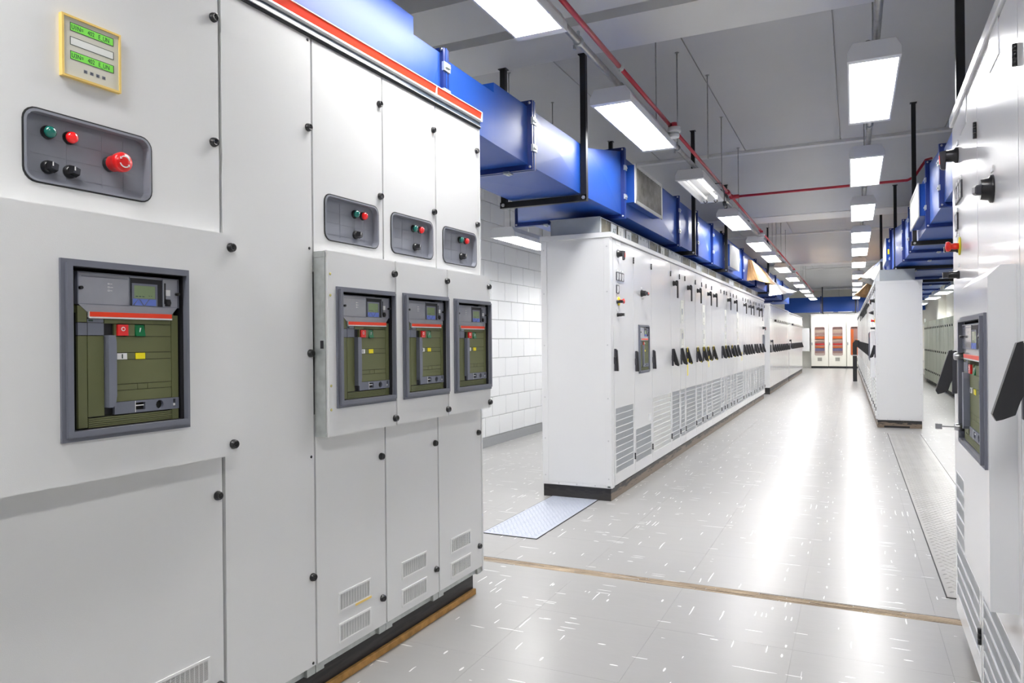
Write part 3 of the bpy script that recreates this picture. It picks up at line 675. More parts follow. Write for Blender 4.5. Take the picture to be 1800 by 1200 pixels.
# ---- the long middle row
XM = -1.84
sm = [5.85, 6.556, 7.205, 8.06, 8.515, 8.816, 9.463, 9.891, 10.21, 10.64, 11.44, 11.75, 12.0, 12.4, 12.71, 13.09, 13.9, 14.26, 14.6, 14.97, 15.53, 15.87, 16.43, 16.97, 17.45]
DISC = {3, 5, 6, 8, 9, 12, 14, 16, 18, 19, 21, 22}
for i, (a, b) in enumerate(zip(sm, sm[1:])):
    w = b - a; loc = (XM, a, 0); G_ = 'cabinets of the long middle row'
    if i == 0:
        t = unit('incoming cabinet on the near corner of the long middle row, with three small meters', loc, pi / 2, w, G_, gr=(.21, .77, 10, 'grille'), lock='closed', u_door=.07, lz=1.09, u_lock=.03)
        part('corner_post', MB().box(0, .066, .0, .04, .105, 2.22), 'paint2', t, bev=.003)
        end_panel(t, (0, -1), .63, .105, 2.262)
        rotary(t, .21, 2.10); panel_meters(t, .16, 1.868); push_station(t, .18, 1.69)
        part('title_plate', MB().face(.16, .30, 2.175, 2.21, 0, .002), 'wht', t)
    elif i == 1:
        t = unit('white cabinet holding the grey-framed breaker in the long middle row', loc, pi / 2, w, G_, gr=(.21, .52, 5, 'grille'), lock='closed', lz=1.06,
                 holes=[rect(.15 + .02, .15 + .365, 1.035 + .02, 1.035 + .45)])
        rotary(t, .27, 1.80, ang=-.15); breaker(t, .15, 1.035, 0, 1, .026)
        part('rating_plate', MB().face(.5, .6, .55, .62, 0, .002), 'wht', t)
    else:
        lb = '%s cabinet of the long middle row from its near end%s' % (ORD[i], ', with pale louvres' if i == 2 else (', with black isolator handle' if i in DISC else ''))
        t = unit(lb, loc, pi / 2, w, G_, gr=(.21, .765, 11, 'grilleL' if i == 2 else 'grille'), singly=i < 10, lock='closed' if i == 2 else 'open', disc=i in DISC)
        if i in (4, 7, 11, 15):
            for z0, z1 in ((1.55, 1.82), (1.26, 1.48)):
                s_ = part('name_strip', MB().face(.06, min(w - .05, .22), z0, z1, 0, .003), 'tagw', t)
                part('strip_print', MB().face(.11, .15, z0 + .1, z0 + .17, .003, .0034).face(.12, .145, z0 + .03, z0 + .04, .003, .0034).face(.12, .14, z1 - .03, z1 - .022, .003, .0034), 'bez', s_)
        if i in (4, 7, 15): part('hanging_tag', MB().face(.045, .085, .93 if i == 4 else .98, 1.07, .074, .076).face(.05, .075, 1.09, 1.13, .078, .082), 'yel', t, label='yellow tag hanging from the lock handle')
        if i in (5, 6, 8, 9, 7, 11, 13): part('warning_tag', MB().face(.02, .075, 1.2, 1.262, .02, .022).face(.03, .07, 1.055, 1.075, .06, .064), 'yel', t, label='yellow tag behind the lock handle')
        if i == 23:
            panel_meters(t, .12, 1.87); rotary(t, .16, 1.60); t2 = part('small_breaker', MB().plate(rect(.15, .4, 1.05, 1.45), [rect(.17, .38, 1.07, 1.43)], 0, .02), 'bez', t); part('breaker_front', MB().face(.17, .38, 1.07, 1.43, 0, .008), 'slate', t2)
t = thing('plinth', 'scuffed dark plinth under the long middle row', 'plinth', (XM - .012, 5.85, 0), pi / 2)
part('plinth_frame', MB().box(0, 11.5, 0, .61, 0, .103), 'plinth2', t, bev=.002)
part('plinth_end', MB().box(-.004, 0, .0, .61, 0.0, .10), 'plinth', t)
# zinc collar between the row and the duct
t = thing('duct_collar', 'zinc sheet collar on top of the long middle row, under the blue duct', 'collar', (-1.955, 5.92, 2.263), pi / 2)
part('end_sheet', MB().box(0, .004, 0, .45, 0, .145), 'colr', t)
part('back_sheet', MB().box(0, 11.3, .446, .45, 0, .145), 'colr', t)
y = .004; k = 0
while y < 11.25:
    w = (.72, .5, .42, .36, .55)[k % 5]
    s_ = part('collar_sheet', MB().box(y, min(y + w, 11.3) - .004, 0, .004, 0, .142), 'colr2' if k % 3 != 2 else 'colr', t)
    part('joint_strap', MB().hexa([(y - .015, -.006, 0), (y + .03, -.006, 0), (y + .03, .0, 0), (y - .015, .0, 0)], [(y + .005, -.006, .145), (y + .03, -.006, .145), (y + .03, .0, .145), (y + .005, .0, .145)]), 'colr', s_)
    b = MB()
    for q in (.25, .55, .85): b.box(y + w * q - .004, y + w * q + .004, -.004, 0, .112, .138)
    part('clip', b, 'colr', s_)
    y += w; k += 1
part('top_flange', MB().box(-.01, 11.3, -.006, .455, .145, .149), 'colr', t)
for y, s_, m in ((.30, 'A7', 'colr'), (.52, '1', 'tagw'), (.78, '76', 'colr'), (2.15, '1', 'tagw')):
    p_ = part('collar_tag', MB().face(y, y + .17, .015, .135, .007, .010), m, t)
    text(p_, s_, y + .05, .05, .0105, .07)
# ---- the two further groups of the middle row
def far_group(a, b, n, label, h):
    w = (b - a) / n
    for k in range(n):
        t = unit('%s cabinet from the near end of %s' % (ORD[k], label), (XM, a + w * k, 0), pi / 2, w, label, zb=.16, zt=h, gr=None, hinges=False, lz=1.02, cap=.03, lock='open' if k else 'closed')
        part('upper_flap', MB().face(.006, w - .006, 1.86, h - .12, 0, .012), 'paint2', t)
        if k > 1: part('flap_latch', MB().face(.05, w - .05, 1.80, 1.85, 0, .05), 'blk', t)
        if k == 0: disc_handle(t, .2, 1.13); end_panel(t, (0, -1), .63, .16, h)
    t = thing('plinth', 'pale scuffed plinth under ' + label, 'plinth', (XM - .01, a, 0), pi / 2)
    part('plinth_frame', MB().box(0, b - a, 0, .6, 0, .158), 'plinth2', t, bev=.002)
    part('plinth_end', MB().box(-.004, 0, .0, .6, 0, .156), 'plinth', t)
far_group(18.65, 24.3, 10, 'the first group beyond the long middle row', 2.22)
far_group(24.45, 31.0, 11, 'the second group beyond the long middle row', 2.2)

# ---- right row, beyond the gap
TILT = 0
def rpos(y): return (.31 - .00716 * (y - 12.24), y, 0)
ws = [.55, .66] + [.62 + .14 * ((k * 5) % 3) for k in range(26)]
y = 12.24; k = 0
while k < len(ws) and y + ws[k] < 34.2:
    w = ws[k]; loc = rpos(y + w); G_ = 'cabinets of the far right row'
    lb = '%s cabinet from the near end of the far right row' % ORD[k]
    t = unit(lb, loc, -pi / 2 + TILT, w, G_, zb=.115, zt=2.205, depth=.62, gr=(.21, .74, 9, 'grilleL'), singly=k < 3, lock='open', disc=k in (4, 5, 6, 7, 8, 9, 11, 13), lz=1.05, u_lock=w - .08 if k == 0 else .06)
    if k == 0:
        end_panel(t, (w, 1), .62, .115, 2.205); rotary(t, .2, 1.93); push_station(t, .15, 1.62)
    if k == 1:
        rotary(t, .3, 1.76, ang=pi); bx = part('breaker_door', MB().plate(rect(.1, .6, .72, 1.46), [rect(.145, .465, 1.02, 1.42)], 0, .06), 'paint2', t, bev=.003)
        breaker(t, .115, .985, .06)
        part('warning_label', MB().face(.48, .58, 1.36, 1.43, .06, .061), 'redbtn', t)
    y += w; k += 1
YR2 = y
t = thing('plinth', 'dark plinth under the far right row', 'plinth', rpos(YR2), -pi / 2 + radians(.41))
part('plinth_frame', MB().box(0, YR2 - 12.255, .012, .60, 0, .113), 'plinth2', t, bev=.002)
part('plinth_slot', MB().box(YR2 - 12.256, YR2 - 12.252, .1, .44, .004, .03), 'dark', t)
t = thing('duct_collar', 'zinc collar on top of the far right row', 'collar', (rpos(YR2)[0] + .06, YR2, 2.206), -pi / 2 + radians(.41))
part('end_sheet', MB().box(YR2 - 12.32, YR2 - 12.316, 0, .47, 0, .17), 'colr', t)
part('front_sheet', MB().box(0, YR2 - 12.316, 0, .004, 0, .17), 'colr', t)
part('back_sheet', MB().box(0, YR2 - 12.316, .466, .47, 0, .17), 'colr', t)
part('top_flange', MB().box(0, YR2 - 12.31, -.005, .475, .17, .174), 'colr', t)

# ---- nearest right row
def rn(y): return near(.365, y)
G_ = 'cabinets beside the camera on the right'
tA = unit('white cabinet with three meters and yellow-ringed stop button, right edge of the hall', rn(3.849), -pi / 2 + NEAR, .80, G_, zb=.10, zt=2.345, gr=(.19, .75, 9, 'grille'), lock='open', lz=1.10, u_lock=.09)
rotary(tA, .22, 2.13); panel_meters(tA, .15, 1.925); push_station(tA, .22, 1.735)
part('stop_guard', MB().face(.13, .18, 1.79, 1.81, 0, .004), 'wht', tA)
part('lifting_plate', MB().face(.32, .52, 2.19, 2.30, 0, .003), 'paint2', tA)
tB = unit('white cabinet whose deep box door frames a wide grey breaker', rn(3.046), -pi / 2 + NEAR, .765, G_, zb=.10, zt=2.345, gr=(.13, .48, 6, 'grille'), lock=None)
bx = part('breaker_door', MB().plate(rect(.145, .715, .605, 1.515), [rect(.165, .665, 1.005, 1.40)], 0, .065), 'paint2', tB)
part('chamfer', MB().prism([(0, 1.515), (-.065, 1.515), (-.035, 1.545), (0, 1.545)], .145, .715, 'x'), 'paint2', bx)
br = breaker(tB, .135, .985, .065, 1.47, .027); br.scale = (1.47, 1, .935)
rotary(tB, .34, 1.815, red=False, ang=pi * .95, big=1.3, d=.62)
part('rating_plate', MB().face(.02, .135, .485, .54, 0, .002), 'galv', tB)
for z in (.495, .53): screw(tB, .014 if z > .5 else .141, z, .001, 'steel')
for u, z in ((.17, 1.285), (.17, 1.045)):
    part('cover_lock', MB().lathe([(.013, .0), (.013, .03), (.01, .034)], c=(u, -.06, z), n=12), 'steel', br.parent)
part('key', MB().face(.168, .172, 1.043, 1.047, .09, .13).face(.164, .176, 1.036, 1.054, .13, .15), 'steel', tB)
part('lifting_plate', MB().face(.30, .48, 2.19, 2.30, 0, .003), 'paint2', tB)
tC = unit('white cabinet with big black swing handle, cut by the right edge of the photo', rn(2.281), -pi / 2 + NEAR, .80, G_, zb=.10, zt=2.345, gr=(.19, .75, 9, 'grille'), lock='open', lz=1.145, u_lock=.13)
t = thing('plinth', 'dark plinth with gritty foot under the nearest right cabinets', 'plinth', near(.40, 3.67), -pi / 2 + NEAR)
part('plinth_frame', MB().box(0, 2.19, .0, .58, 0, .098), 'plinth2', t, bev=.002)

# ================================================================ overhead: blue ducts
BLUE = ('duct', 'ductd')
def section(t, y0, a, y1, b, crease=.007):
    """sheet-metal length between two rectangles (x0,x1,z0,z1); every face cross-broken"""
    def c(r, y): return [Vector((r[0], y, r[2])), Vector((r[1], y, r[2])), Vector((r[1], y, r[3])), Vector((r[0], y, r[3]))]
    A, B = c(a, y0), c(b, y1); m = MB(); cen = sum(A + B, Vector()) / 8
    for k in range(4):
        q = [A[k], A[(k + 1) % 4], B[(k + 1) % 4], B[k]]; mid = sum(q, Vector()) / 4
        n = (q[1] - q[0]).cross(q[3] - q[0]).normalized()
        if n.dot(mid - cen) < 0: n = -n
        m.add(q + [mid + n * crease], [(0, 1, 4), (1, 2, 4), (2, 3, 4), (3, 0, 4)])
    m.add(A, [(0, 1, 2, 3)]); m.add(B, [(3, 2, 1, 0)])
    return part('duct_section', m, 'duct', t)
def flange(t, y, r, wd=.034, th=.028, clips=True):
    x0, x1, z0, z1 = r; m = MB()
    m.box(x0 - wd, x0 + .002, y - th, y + th, z0 - wd, z1 + wd).box(x1 - .002, x1 + wd, y - th, y + th, z0 - wd, z1 + wd)
    m.box(x0, x1, y - th, y + th, z0 - wd, z0 + .002).box(x0, x1, y - th, y + th, z1 - .002, z1 + wd)
    f = part('flange', m, 'ductd', t)
    part('flange_groove', MB().box(x0 - wd - .003, x1 + wd + .003, y - .004, y + .004, z0 - wd - .003, z1 + wd + .003), 'duct', f)
    bolt = shared('bolt', lambda: MB().lathe([(.009, 0), (.009, .007), (.004, .010)], n=6).mesh('corner_bolt', 'steel'))
    for x in (x0 - wd * .5, x1 + wd * .5):
        for z in (z0 - wd * .5, z1 + wd * .5): link('corner_bolt', bolt, f, (x, y - th, z))
    if clips:
        cs = shared('clip_s', lambda: MB().box(-.006, .008, -.032, .032, -.022, .022).box(.004, .016, -.02, .02, -.006, .006).mesh('clip', 'galv'))
        cb = shared('clip_b', lambda: MB().box(-.022, .022, -.032, .032, -.010, .004).box(-.008, .008, -.02, .02, -.016, -.006).mesh('clip', 'galv'))
        for q in (.28, .74):
            link('clip', cs, f, (x1 + wd, y, z0 + (z1 - z0) * q)); o = link('clip', cs, f, (x0 - wd, y, z0 + (z1 - z0) * q), (0, 0, pi))
            link('clip', cb, f, (x0 + (x1 - x0) * q, y, z0 - wd))
def grille_box(t, x0, x1, y0, y1, z0, z1, side, face):
    """outlet box on the side of a duct; side +1 faces +x"""
    g_ = part('grille_box', MB().box(x0, x1, y0, y1, z0, z1), 'duct', t)
    xf = x1 if side > 0 else x0; s_ = side
    part('grille_frame', MB().box(*sorted((xf, xf + s_ * .012)), y0 - .01, y0 + .03, z0 - .01, z1 + .01).box(*sorted((xf, xf + s_ * .012)), y1 - .03, y1 + .01, z0 - .01, z1 + .01)
         .box(*sorted((xf, xf + s_ * .012)), y0, y1, z0 - .01, z0 + .02).box(*sorted((xf, xf + s_ * .012)), y0, y1, z1 - .02, z1 + .01), 'grilleL', g_)
    if face == 'blades':
        n = 13
        for k in range(n):
            y = y0 + .03 + (y1 - y0 - .06) * (k + .5) / n; h = (y1 - y0 - .06) / n * .42
            part('blade', MB().hexa([(xf, y - h, z0 + .02), (xf + s_ * .010, y + h, z0 + .02), (xf + s_ * .010, y + h + .004, z0 + .02), (xf, y - h + .004, z0 + .02)],
                                    [(xf, y - h, z1 - .02), (xf + s_ * .010, y + h, z1 - .02), (xf + s_ * .010, y + h + .004, z1 - .02), (xf, y - h + .004, z1 - .02)]), 'blade', g_)
        part('grille_back', MB().box(*sorted((xf, xf + s_ * .002)), y0 + .02, y1 - .02, z0 + .015, z1 - .015), 'dark', g_)
    else:
        part('cover_sheet', MB().box(*sorted((xf, xf + s_ * .008)), y0 + .02, y1 - .02, z0 + .015, z1 - .015), 'grilleL', g_)
    return g_
XD = -1.88
t = thing('air_duct', 'blue sheet-metal air duct running above the left and middle rows', 'air duct', (0, 0, 0))
nar = lambda z0, z1: (-2.47, XD, z0, z1)
section(t, -2.4, nar(2.53, 2.90), 2.92, nar(2.53, 2.90), .004)
section(t, 2.92, nar(2.53, 2.815), 3.17, nar(2.53, 2.815), .002); flange(t, 3.19, nar(2.53, 2.82), .02)
section(t, 3.21, nar(2.525, 2.80), 3.77, nar(2.50, 2.80), .002); section(t, 3.77, nar(2.50, 2.858), 4.25, nar(2.485, 2.858), .002); flange(t, 4.275, nar(2.485, 2.86))
section(t, 4.30, nar(2.485, 2.855), 5.36, nar(2.475, 2.86))
wide = (-2.90, XD, 2.485, 3.05); w2 = (-2.84, XD, 2.485, 3.02)
section(t, 5.38, nar(2.475, 2.86), 6.31, wide, .01); flange(t, 6.34, wide)
ys = [6.37, 8.6, 9.72, 10.88, 11.96, 14.13, 16.13, 18.4, 20.5, 22.6]
for a, b in zip(ys, ys[1:]):
    section(t, a, w2, b - .03, w2, .016 if b < 13 else .01); flange(t, b - .0, w2)
section(t, 22.63, w2, 25.2, w2)
grille_box(t, XD - .02, XD + .09, 6.45, 7.45, 2.61, 2.95, 1, 'blades')
grille_box(t, XD - .02, XD + .10, 12.0, 12.97, 2.53, 2.88, 1, 'sheet')

t = thing('air_duct', 'blue sheet-metal air duct above the far right row', 'air duct', (0, 0, 0))
R_ = lambda x0, z1, z0=2.44: (x0, 1.72, z0, z1)
section(t, 4.4, R_(.67, 2.86, 2.43), 6.72, R_(.67, 2.86, 2.43)); flange(t, 6.75, R_(.67, 2.87, 2.43))
section(t, 6.78, R_(.67, 2.9, 2.43), 7.92, R_(.67, 3.0, 2.43), .014); flange(t, 7.95, R_(.67, 3.0, 2.43))
section(t, 7.98, R_(.67, 2.98), 9.32, R_(.67, 2.98)); section(t, 9.35, R_(.67, 2.98), 10.3, R_(.67, 2.96)); flange(t, 10.33, R_(.67, 2.95))
section(t, 10.36, R_(.67, 2.95), 11.4, R_(.66, 2.96)); flange(t, 11.43, R_(.66, 2.96))
section(t, 11.46, R_(.66, 2.96), 13.0, R_(.57, 3.06)); flange(t, 13.03, R_(.57, 3.06))
ys = [13.06, 14.9, 16.8, 18.7, 20.6, 22.5, 24.4]
for a, b in zip(ys, ys[1:]): section(t, a, R_(.56, 2.98), b - .03, R_(.56, 2.98)); flange(t, b, R_(.56, 2.98))
grille_box(t, .59, .69, 8.05, 9.1, 2.53, 2.84, -1, 'sheet')
gb = grille_box(t, .50, .58, 13.35, 14.5, 2.62, 2.98, -1, 'sheet')
part('yellow_label', MB().box(.52, .555, 13.346, 13.35, 2.72, 2.80), 'yel', t)

t = thing('cross_duct', 'blue air duct across the far end above the glazed cabinets', 'air duct', (0, 0, 0))
def xsec(x0, x1): 
    m = MB(); a = [(x0, 34.3, 2.5), (x1, 34.3, 2.5), (x1, 34.3, 3.15), (x0, 34.3, 3.15)]; c = Vector(((x0 + x1) / 2, 34.29, 2.82))
    m.add(a + [c], [(0, 1, 4), (1, 2, 4), (2, 3, 4), (3, 0, 4)]); m.add([(x, 34.9, z) for x, y_, z in a] , [(3, 2, 1, 0)])
    m.add([(x0, 34.3, 2.5), (x1, 34.3, 2.5), (x1, 34.9, 2.5), (x0, 34.9, 2.5)], [(0, 3, 2, 1)]); m.add([(x0, 34.3, 3.15), (x1, 34.3, 3.15), (x1, 34.9, 3.15), (x0, 34.9, 3.15)], [(0, 1, 2, 3)])
    m.add([(x1, 34.3, 2.5), (x1, 34.9, 2.5), (x1, 34.9, 3.15), (x1, 34.3, 3.15)], [(0, 1, 2, 3)]); m.add([(x0, 34.3, 2.5), (x0, 34.9, 2.5), (x0, 34.9, 3.15), (x0, 34.3, 3.15)], [(3, 2, 1, 0)])
    part('duct_section', m, 'duct', t)
for a, b in zip((-2.75, -1.25, .2, 1.5), (-1.27, .18, 1.48, 2.7)): xsec(a, b)
for x in (-1.26, .19, 1.49): part('flange', MB().box(x - .03, x + .03, 34.26, 34.94, 2.46, 3.19), 'ductd', t)
for x in (-1.05, -.3, .45): part('sealing_strip', MB().box(x - .28, x + .28, 34.285, 34.30, 2.47, 2.505), 'wht', t)

# trapeze hangers
def hanger(label, xs, y, z0, z1, xa):
    t = thing('duct_hanger', label, 'duct hanger', (0, y, z0)); h = .022
    for x in xs: part('post', MB().box(x - h, x + h, -h, h, 0, z1(y) - z0 if callable(z1) else z1 - z0), 'hang', t); part('ceiling_plate', MB().box(x - .035, x + .035, -.03, .03, z1 - z0 - .006, z1 - z0), 'hang', t)
    part('arm', MB().box(xa[0], xa[1], -h, h, -.012, .036), 'hang', t)
    for x in xs: part('nut', MB().lathe([(.014, 0), (.014, .014)], c=(x, -h, .012), n=6), 'steel', t)
zb_ = 2.44
hanger('black trapeze hanger nearest the camera under the blue duct', (XD + .03, -2.53), 5.25, 2.43, ZS, (-2.56, XD + .05))
hanger('second black trapeze hanger along the left blue duct', (XD + .06, -2.9), 9.30, zb_, ZC, (-2.93, XD + .08))
hanger('third black trapeze hanger along the left blue duct, by the pale outlet', (XD + .06, -2.9), 11.9, zb_, ZC - .19, (-2.93, XD + .08))
hanger('fourth black trapeze hanger on the left duct, between the paper hoods', (XD + .06, -2.9), 18.2, zb_, ZC, (-2.93, XD + .08))
hanger('black trapeze hanger nearest the camera on the right duct', (.635, 1.77), 9.33, 2.40, ZC, (.60, 1.8))
hanger('black hanger beside the top edge of the nearest right cabinet', (.555, 1.78), 4.75, 2.38, ZS + .14, (.53, 1.8))
hanger('second black trapeze hanger along the right duct', (.60, 1.77), 12.6, 2.40, ZC - .3, (.57, 1.8))
hanger('third black trapeze hanger along the right duct', (.50, 1.77), 15.6, 2.40, ZC, (.47, 1.8))
for x, lb in ((-1.2, 'left'), (.1, 'right')):
    single('duct_strap', MB().box(x - .02, x + .02, 34.24, 34.96, 2.44, 2.465).box(x - .02, x + .02, 34.24, 34.262, 2.44, 3.6), 'hang', 'dark strap around the far cross duct, the %s one of two' % lb, 'strap')

# cardboard hoods tied over the outlets
def hood(name, label, pts_top, pts_bot, m, inner=None):
    t = thing(name, label, 'cardboard hood', (0, 0, 0)); random.seed(len(label))
    a = [Vector(p) for p in pts_top]; b = [Vector(p) for p in pts_bot]; n = 7
    for k in range(len(a) - 1):
        grid = []
        for i in range(n + 1):
            for j in range(4):
                p = a[k].lerp(a[k + 1], i / n).lerp(b[k].lerp(b[k + 1], i / n), j / 3)
                grid.append(p + Vector((random.uniform(-.02, .02), random.uniform(-.02, .02), random.uniform(-.015, .015))) * (0 if (j == 0 or i in (0, n)) else 1))
        mb = MB(); nn = (a[k + 1] - a[k]).cross(b[k] - a[k]).normalized() * .006
        o = len(grid); vs = grid + [p + nn for p in grid]; fs = []
        for i in range(n):
            for j in range(3):
                q = (i * 4 + j, (i + 1) * 4 + j, (i + 1) * 4 + j + 1, i * 4 + j + 1); fs.append(q); fs.append(tuple(v + o for v in reversed(q)))
        for i in range(n): fs += [(i * 4, i * 4 + o, (i + 1) * 4 + o, (i + 1) * 4), (i * 4 + 3, (i + 1) * 4 + 3, (i + 1) * 4 + 3 + o, i * 4 + 3 + o)]
        mb.add(vs, fs); part('flap', mb, m if not inner or k % 2 == 0 else inner, t)
hood('cardboard_hood', 'brown cardboard hood hung on the side of the left duct', [(XD, 15.0, 2.93), (XD + .06, 15.1, 2.93), (XD + .06, 17.9, 2.90), (XD, 18.0, 2.9)],
     [(XD, 14.8, 2.50), (-1.68, 14.9, 2.50), (-1.58, 17.4, 2.58), (XD, 18.1, 2.62)], 'paper')
hood('cardboard_hood', 'white cardboard hood hung on the left duct near its far end', [(XD, 19.0, 2.80), (XD + .08, 19.1, 2.80), (XD + .1, 22.4, 2.82), (XD, 22.5, 2.8)],
     [(XD, 18.9, 2.42), (-1.62, 19.0, 2.44), (-1.45, 22.2, 2.70), (XD, 22.7, 2.45)], 'paperw', 'paperw')
hood('cardboard_hood', 'white cardboard hood on the right duct, brown along its edge', [(.56, 15.6, 2.9), (.49, 15.5, 2.85), (.49, 17.5, 2.85), (.56, 17.6, 2.85)],
     [(.56, 15.6, 2.45), (.13, 15.9, 2.55), (.10, 17.6, 2.6), (.56, 17.7, 2.45)], 'paperw', 'paper')
hood('cardboard_hood', 'crumpled brown cardboard hood on the right duct, the farther one', [(.56, 21.0, 2.8), (.4, 20.8, 2.82), (.3, 23.0, 2.8), (.56, 23.2, 2.8)],
     [(.56, 21.0, 2.45), (.1, 20.9, 2.5), (.02, 23.2, 2.6), (.56, 23.4, 2.45)], 'paper', 'paper')

# ================================================================ luminaires, conduits, pipes
ZL = 3.0
def luminaire(x, y0, length, label, z=ZL, group=None, lit=True, wd=.285, cable=True):
    t = thing('luminaire', label, 'light', (x, y0, z), 0, group); h = wd / 2
    b = MB().prism([(-h, 0), (-h, .045), (-h + .03, .1), (h - .03, .1), (h, .045), (h, 0), (h - .01, 0), (h - .01, .04), (h - .035, .09), (-h + .035, .09), (-h + .01, .04), (-h + .01, 0)], .0, length, 'y')
    part('housing', b, 'lamp', t)
    for y in (0, length - .05): part('end_cap', MB().prism([(-h - .002, -.002), (h + .002, -.002), (h + .002, .047), (h - .029, .102), (-h + .029, .102), (-h - .002, .047)], y - .002, y + .052, 'y'), 'lamp', t)
    if lit:
        part('diffuser', MB().box(-h + .032, h - .032, .052, length - .052, .074, .080), 'diff', t)
    else:
        for s_, m in ((-1, 'tubeo'), (1, 'tube')):
            part('tube', MB().tube([(s_ * .06, .09, .028), (s_ * .06, length - .16, .028)], .014, 10), m, t)
            part('tube_socket', MB().box(s_ * .06 - .016, s_ * .06 + .016, length - .155, length - .135, .005, .06).box(s_ * .06 - .016, s_ * .06 + .016, .06, .09, .005, .06), 'wht', t)
            part('cable_tail', MB().tube([(s_ * .06, length - .14, .012), (s_ * .06 + .01, length - .12, -.012), (s_ * .06 - .02, length - .10, -.02), (s_ * .06 - .03, length - .12, .0)], .006, 6), 'blk', t)
        part('reflector', MB().box(-h + .014, h - .014, .05, length - .05, .084, .09), 'wht', t)
        part('hanging_plug', MB().tube([(h - .02, length * .55, .09), (h + .04, length * .62, .11), (h + .05, length * .72, .02), (h + .03, length * .80, -.06)], .006, 6).tube([(h + .03, length * .80, -.06), (h + .025, length * .86, -.10)], .02, 8).tube([(h + .05, length * .78, .02), (h + .07, length * .86, -.02)], .015, 8), 'blk', t)
    if not cable and z < 2.9:
        for y in (.2, length - .2): part('suspension_rod', MB().tube([(0, y, .08), (0, y, ZC - z - .002)], .005, 6), 'cond', t)
    if cable:
        part('feed_cable', MB().tube([(.03, length - .2, .085), (.05, length - .1, .13), (.09, length + .01, .15), (h - .035, length + .02, .13), (h - .03, length - .08, .12), (h - .05, length - .2, .085)], .005, 6), 'blkm', t)
        part('bracket', MB().box(.02, .06, .15, .2, .084, .13).box(.02, .06, length - .25, length - .2, .084, .13), 'cond', t)
    return t
where_l = ['over the left row, cut by the top of the photo', 'beside the near blue duct', 'open light without cover, two bare tubes showing', 'next after the uncovered one']
LY = [2.2, 4.83, 7.5, 10.0, 12.95, 15.1, 17.8, 20.9, 23.7, 26.5, 29.3, 32.0]
for i, y in enumerate(LY):
    if i == 2: lb = 'uncovered luminaire with two bare tubes and a hanging black plug'
    else: lb = '%s luminaire from the camera in the line along the red pipe' % ORD[i]
    luminaire(-1.51, y, 1.42, lb, group='luminaires of the left line', lit=i != 2, cable=i > 0)
luminaire(-1.51, -.6, 1.42, 'luminaire of the left line behind the camera', group='luminaires of the left line')
RYs = [4.77, 7.33, 9.92, 12.5, 14.7, 17.4, 20.9, 23.8, 26.6, 29.4, 32.2]
for i, y in enumerate(RYs): luminaire(.125, y, 1.42, '%s luminaire from the camera in the right line' % ORD[i], group='luminaires of the right line')
luminaire(.125, -.5, 1.42, 'luminaire of the right line behind the camera', group='luminaires of the right line')
for i, y in enumerate((2.3, 4.6, 6.95, 9.3, 11.7, 15.0, 20.0, 26.0)): luminaire(-3.38, y, 1.3, '%s luminaire from the camera in the aisle by the block wall' % ORD[i], z=2.47, group='luminaires by the block wall', cable=False)
for i, y in enumerate((6.5, 12.0, 17.2, 19.6, 22.2, 26.0)): luminaire(1.98, y, 1.3, '%s luminaire from the camera over the lockers' % ORD[i], z=2.42, group='luminaires over the lockers', cable=False, wd=.3)
for x, o in ((-.35, 'left'), (1.25, 'right')):  # two added luminaires, unseen behind the duct, to brighten the glazed cabinets
    q = luminaire(x, 35.15, 1.42, 'added luminaire hidden by the cross duct, lighting the glazed cabinets, the %s one of two' % o, z=2.62, group='added luminaires before the glazed cabinets', cable=False); q.rotation_euler = (0, 0, pi / 2)
# conduits the luminaires hang from
def pipe(name, label, cat, pts, r, m, n=12): return single(name, MB().tube(pts, r, n), m, label, cat)
def conduit(label, x):
    t = thing('conduit', label, 'conduit', (x, 0, 3.145))
    y = -1.0
    while y < 33.5: part('conduit_length', MB().tube([(0, y, 0), (0, min(y + 3.0, 33.5) - .01, 0)], .022, 12), 'cond', t); part('coupling', MB().tube([(0, y - .05, 0), (0, y + .05, 0)], .028, 12), 'cond', t); y += 3.0
    y = 1.4
    while y < 30: part('clamp', MB().tube([(0, y - .015, 0), (0, y + .015, 0)], .030, 12).box(-.006, .006, y - .01, y + .01, .02, .06).box(-.03, -.018, y - .012, y + .012, -.045, -.02), 'galv', t); y += 2.7
conduit('grey conduit carrying the left line of luminaires', -1.475); conduit('grey conduit carrying the right line of luminaires', .14)
def zceil(y):
    for a, b, c in ((10.62, 13.67, 14.37), (19.45, 22.75, 23.4), (29.6, 34.8, 35.5)):
        if a <= y < b: return ZC + (ZS - ZC) * (y - a) / (b - a) - .001
        if b <= y <= c: return ZS - .012
    if 4.09 <= y <= 4.61 or 4.75 <= y <= 5.28: return ZS
    return ZC
rods = [(-1.475, 6.0), (-1.45, 6.7), (-1.30, 7.4), (-1.40, 8.87), (-1.42, 10.4), (-1.475, 14.9), (-1.475, 15.6), (-1.475, 16.4), (-1.475, 17.6), (-1.475, 18.8), (-1.475, 24.6), (-1.475, 25.6), (-1.475, 27.0), (.14, 5.6), (.14, 7.2), (.14, 7.7), (.14, 9.8), (.14, 12.3), (.14, 15.2)]
for i, (x, y) in enumerate(rods):
    z = zceil(y); t = thing('hanger_rod', '%s thin suspension rod from the camera on the %s conduit' % (ORD[i if i < 13 else i - 13], 'left' if i < 13 else 'right'), 'rod', (x, y, 3.16))
    part('rod', MB().tube([(0, 0, 0), (0, 0, z - 3.16)], .0055, 6), 'cond', t); part('washer', MB().lathe([(.02, 0), (.02, .006)], c=(0, 0, z - 3.168), axis='z', n=8, sgn=1), 'cond', t)
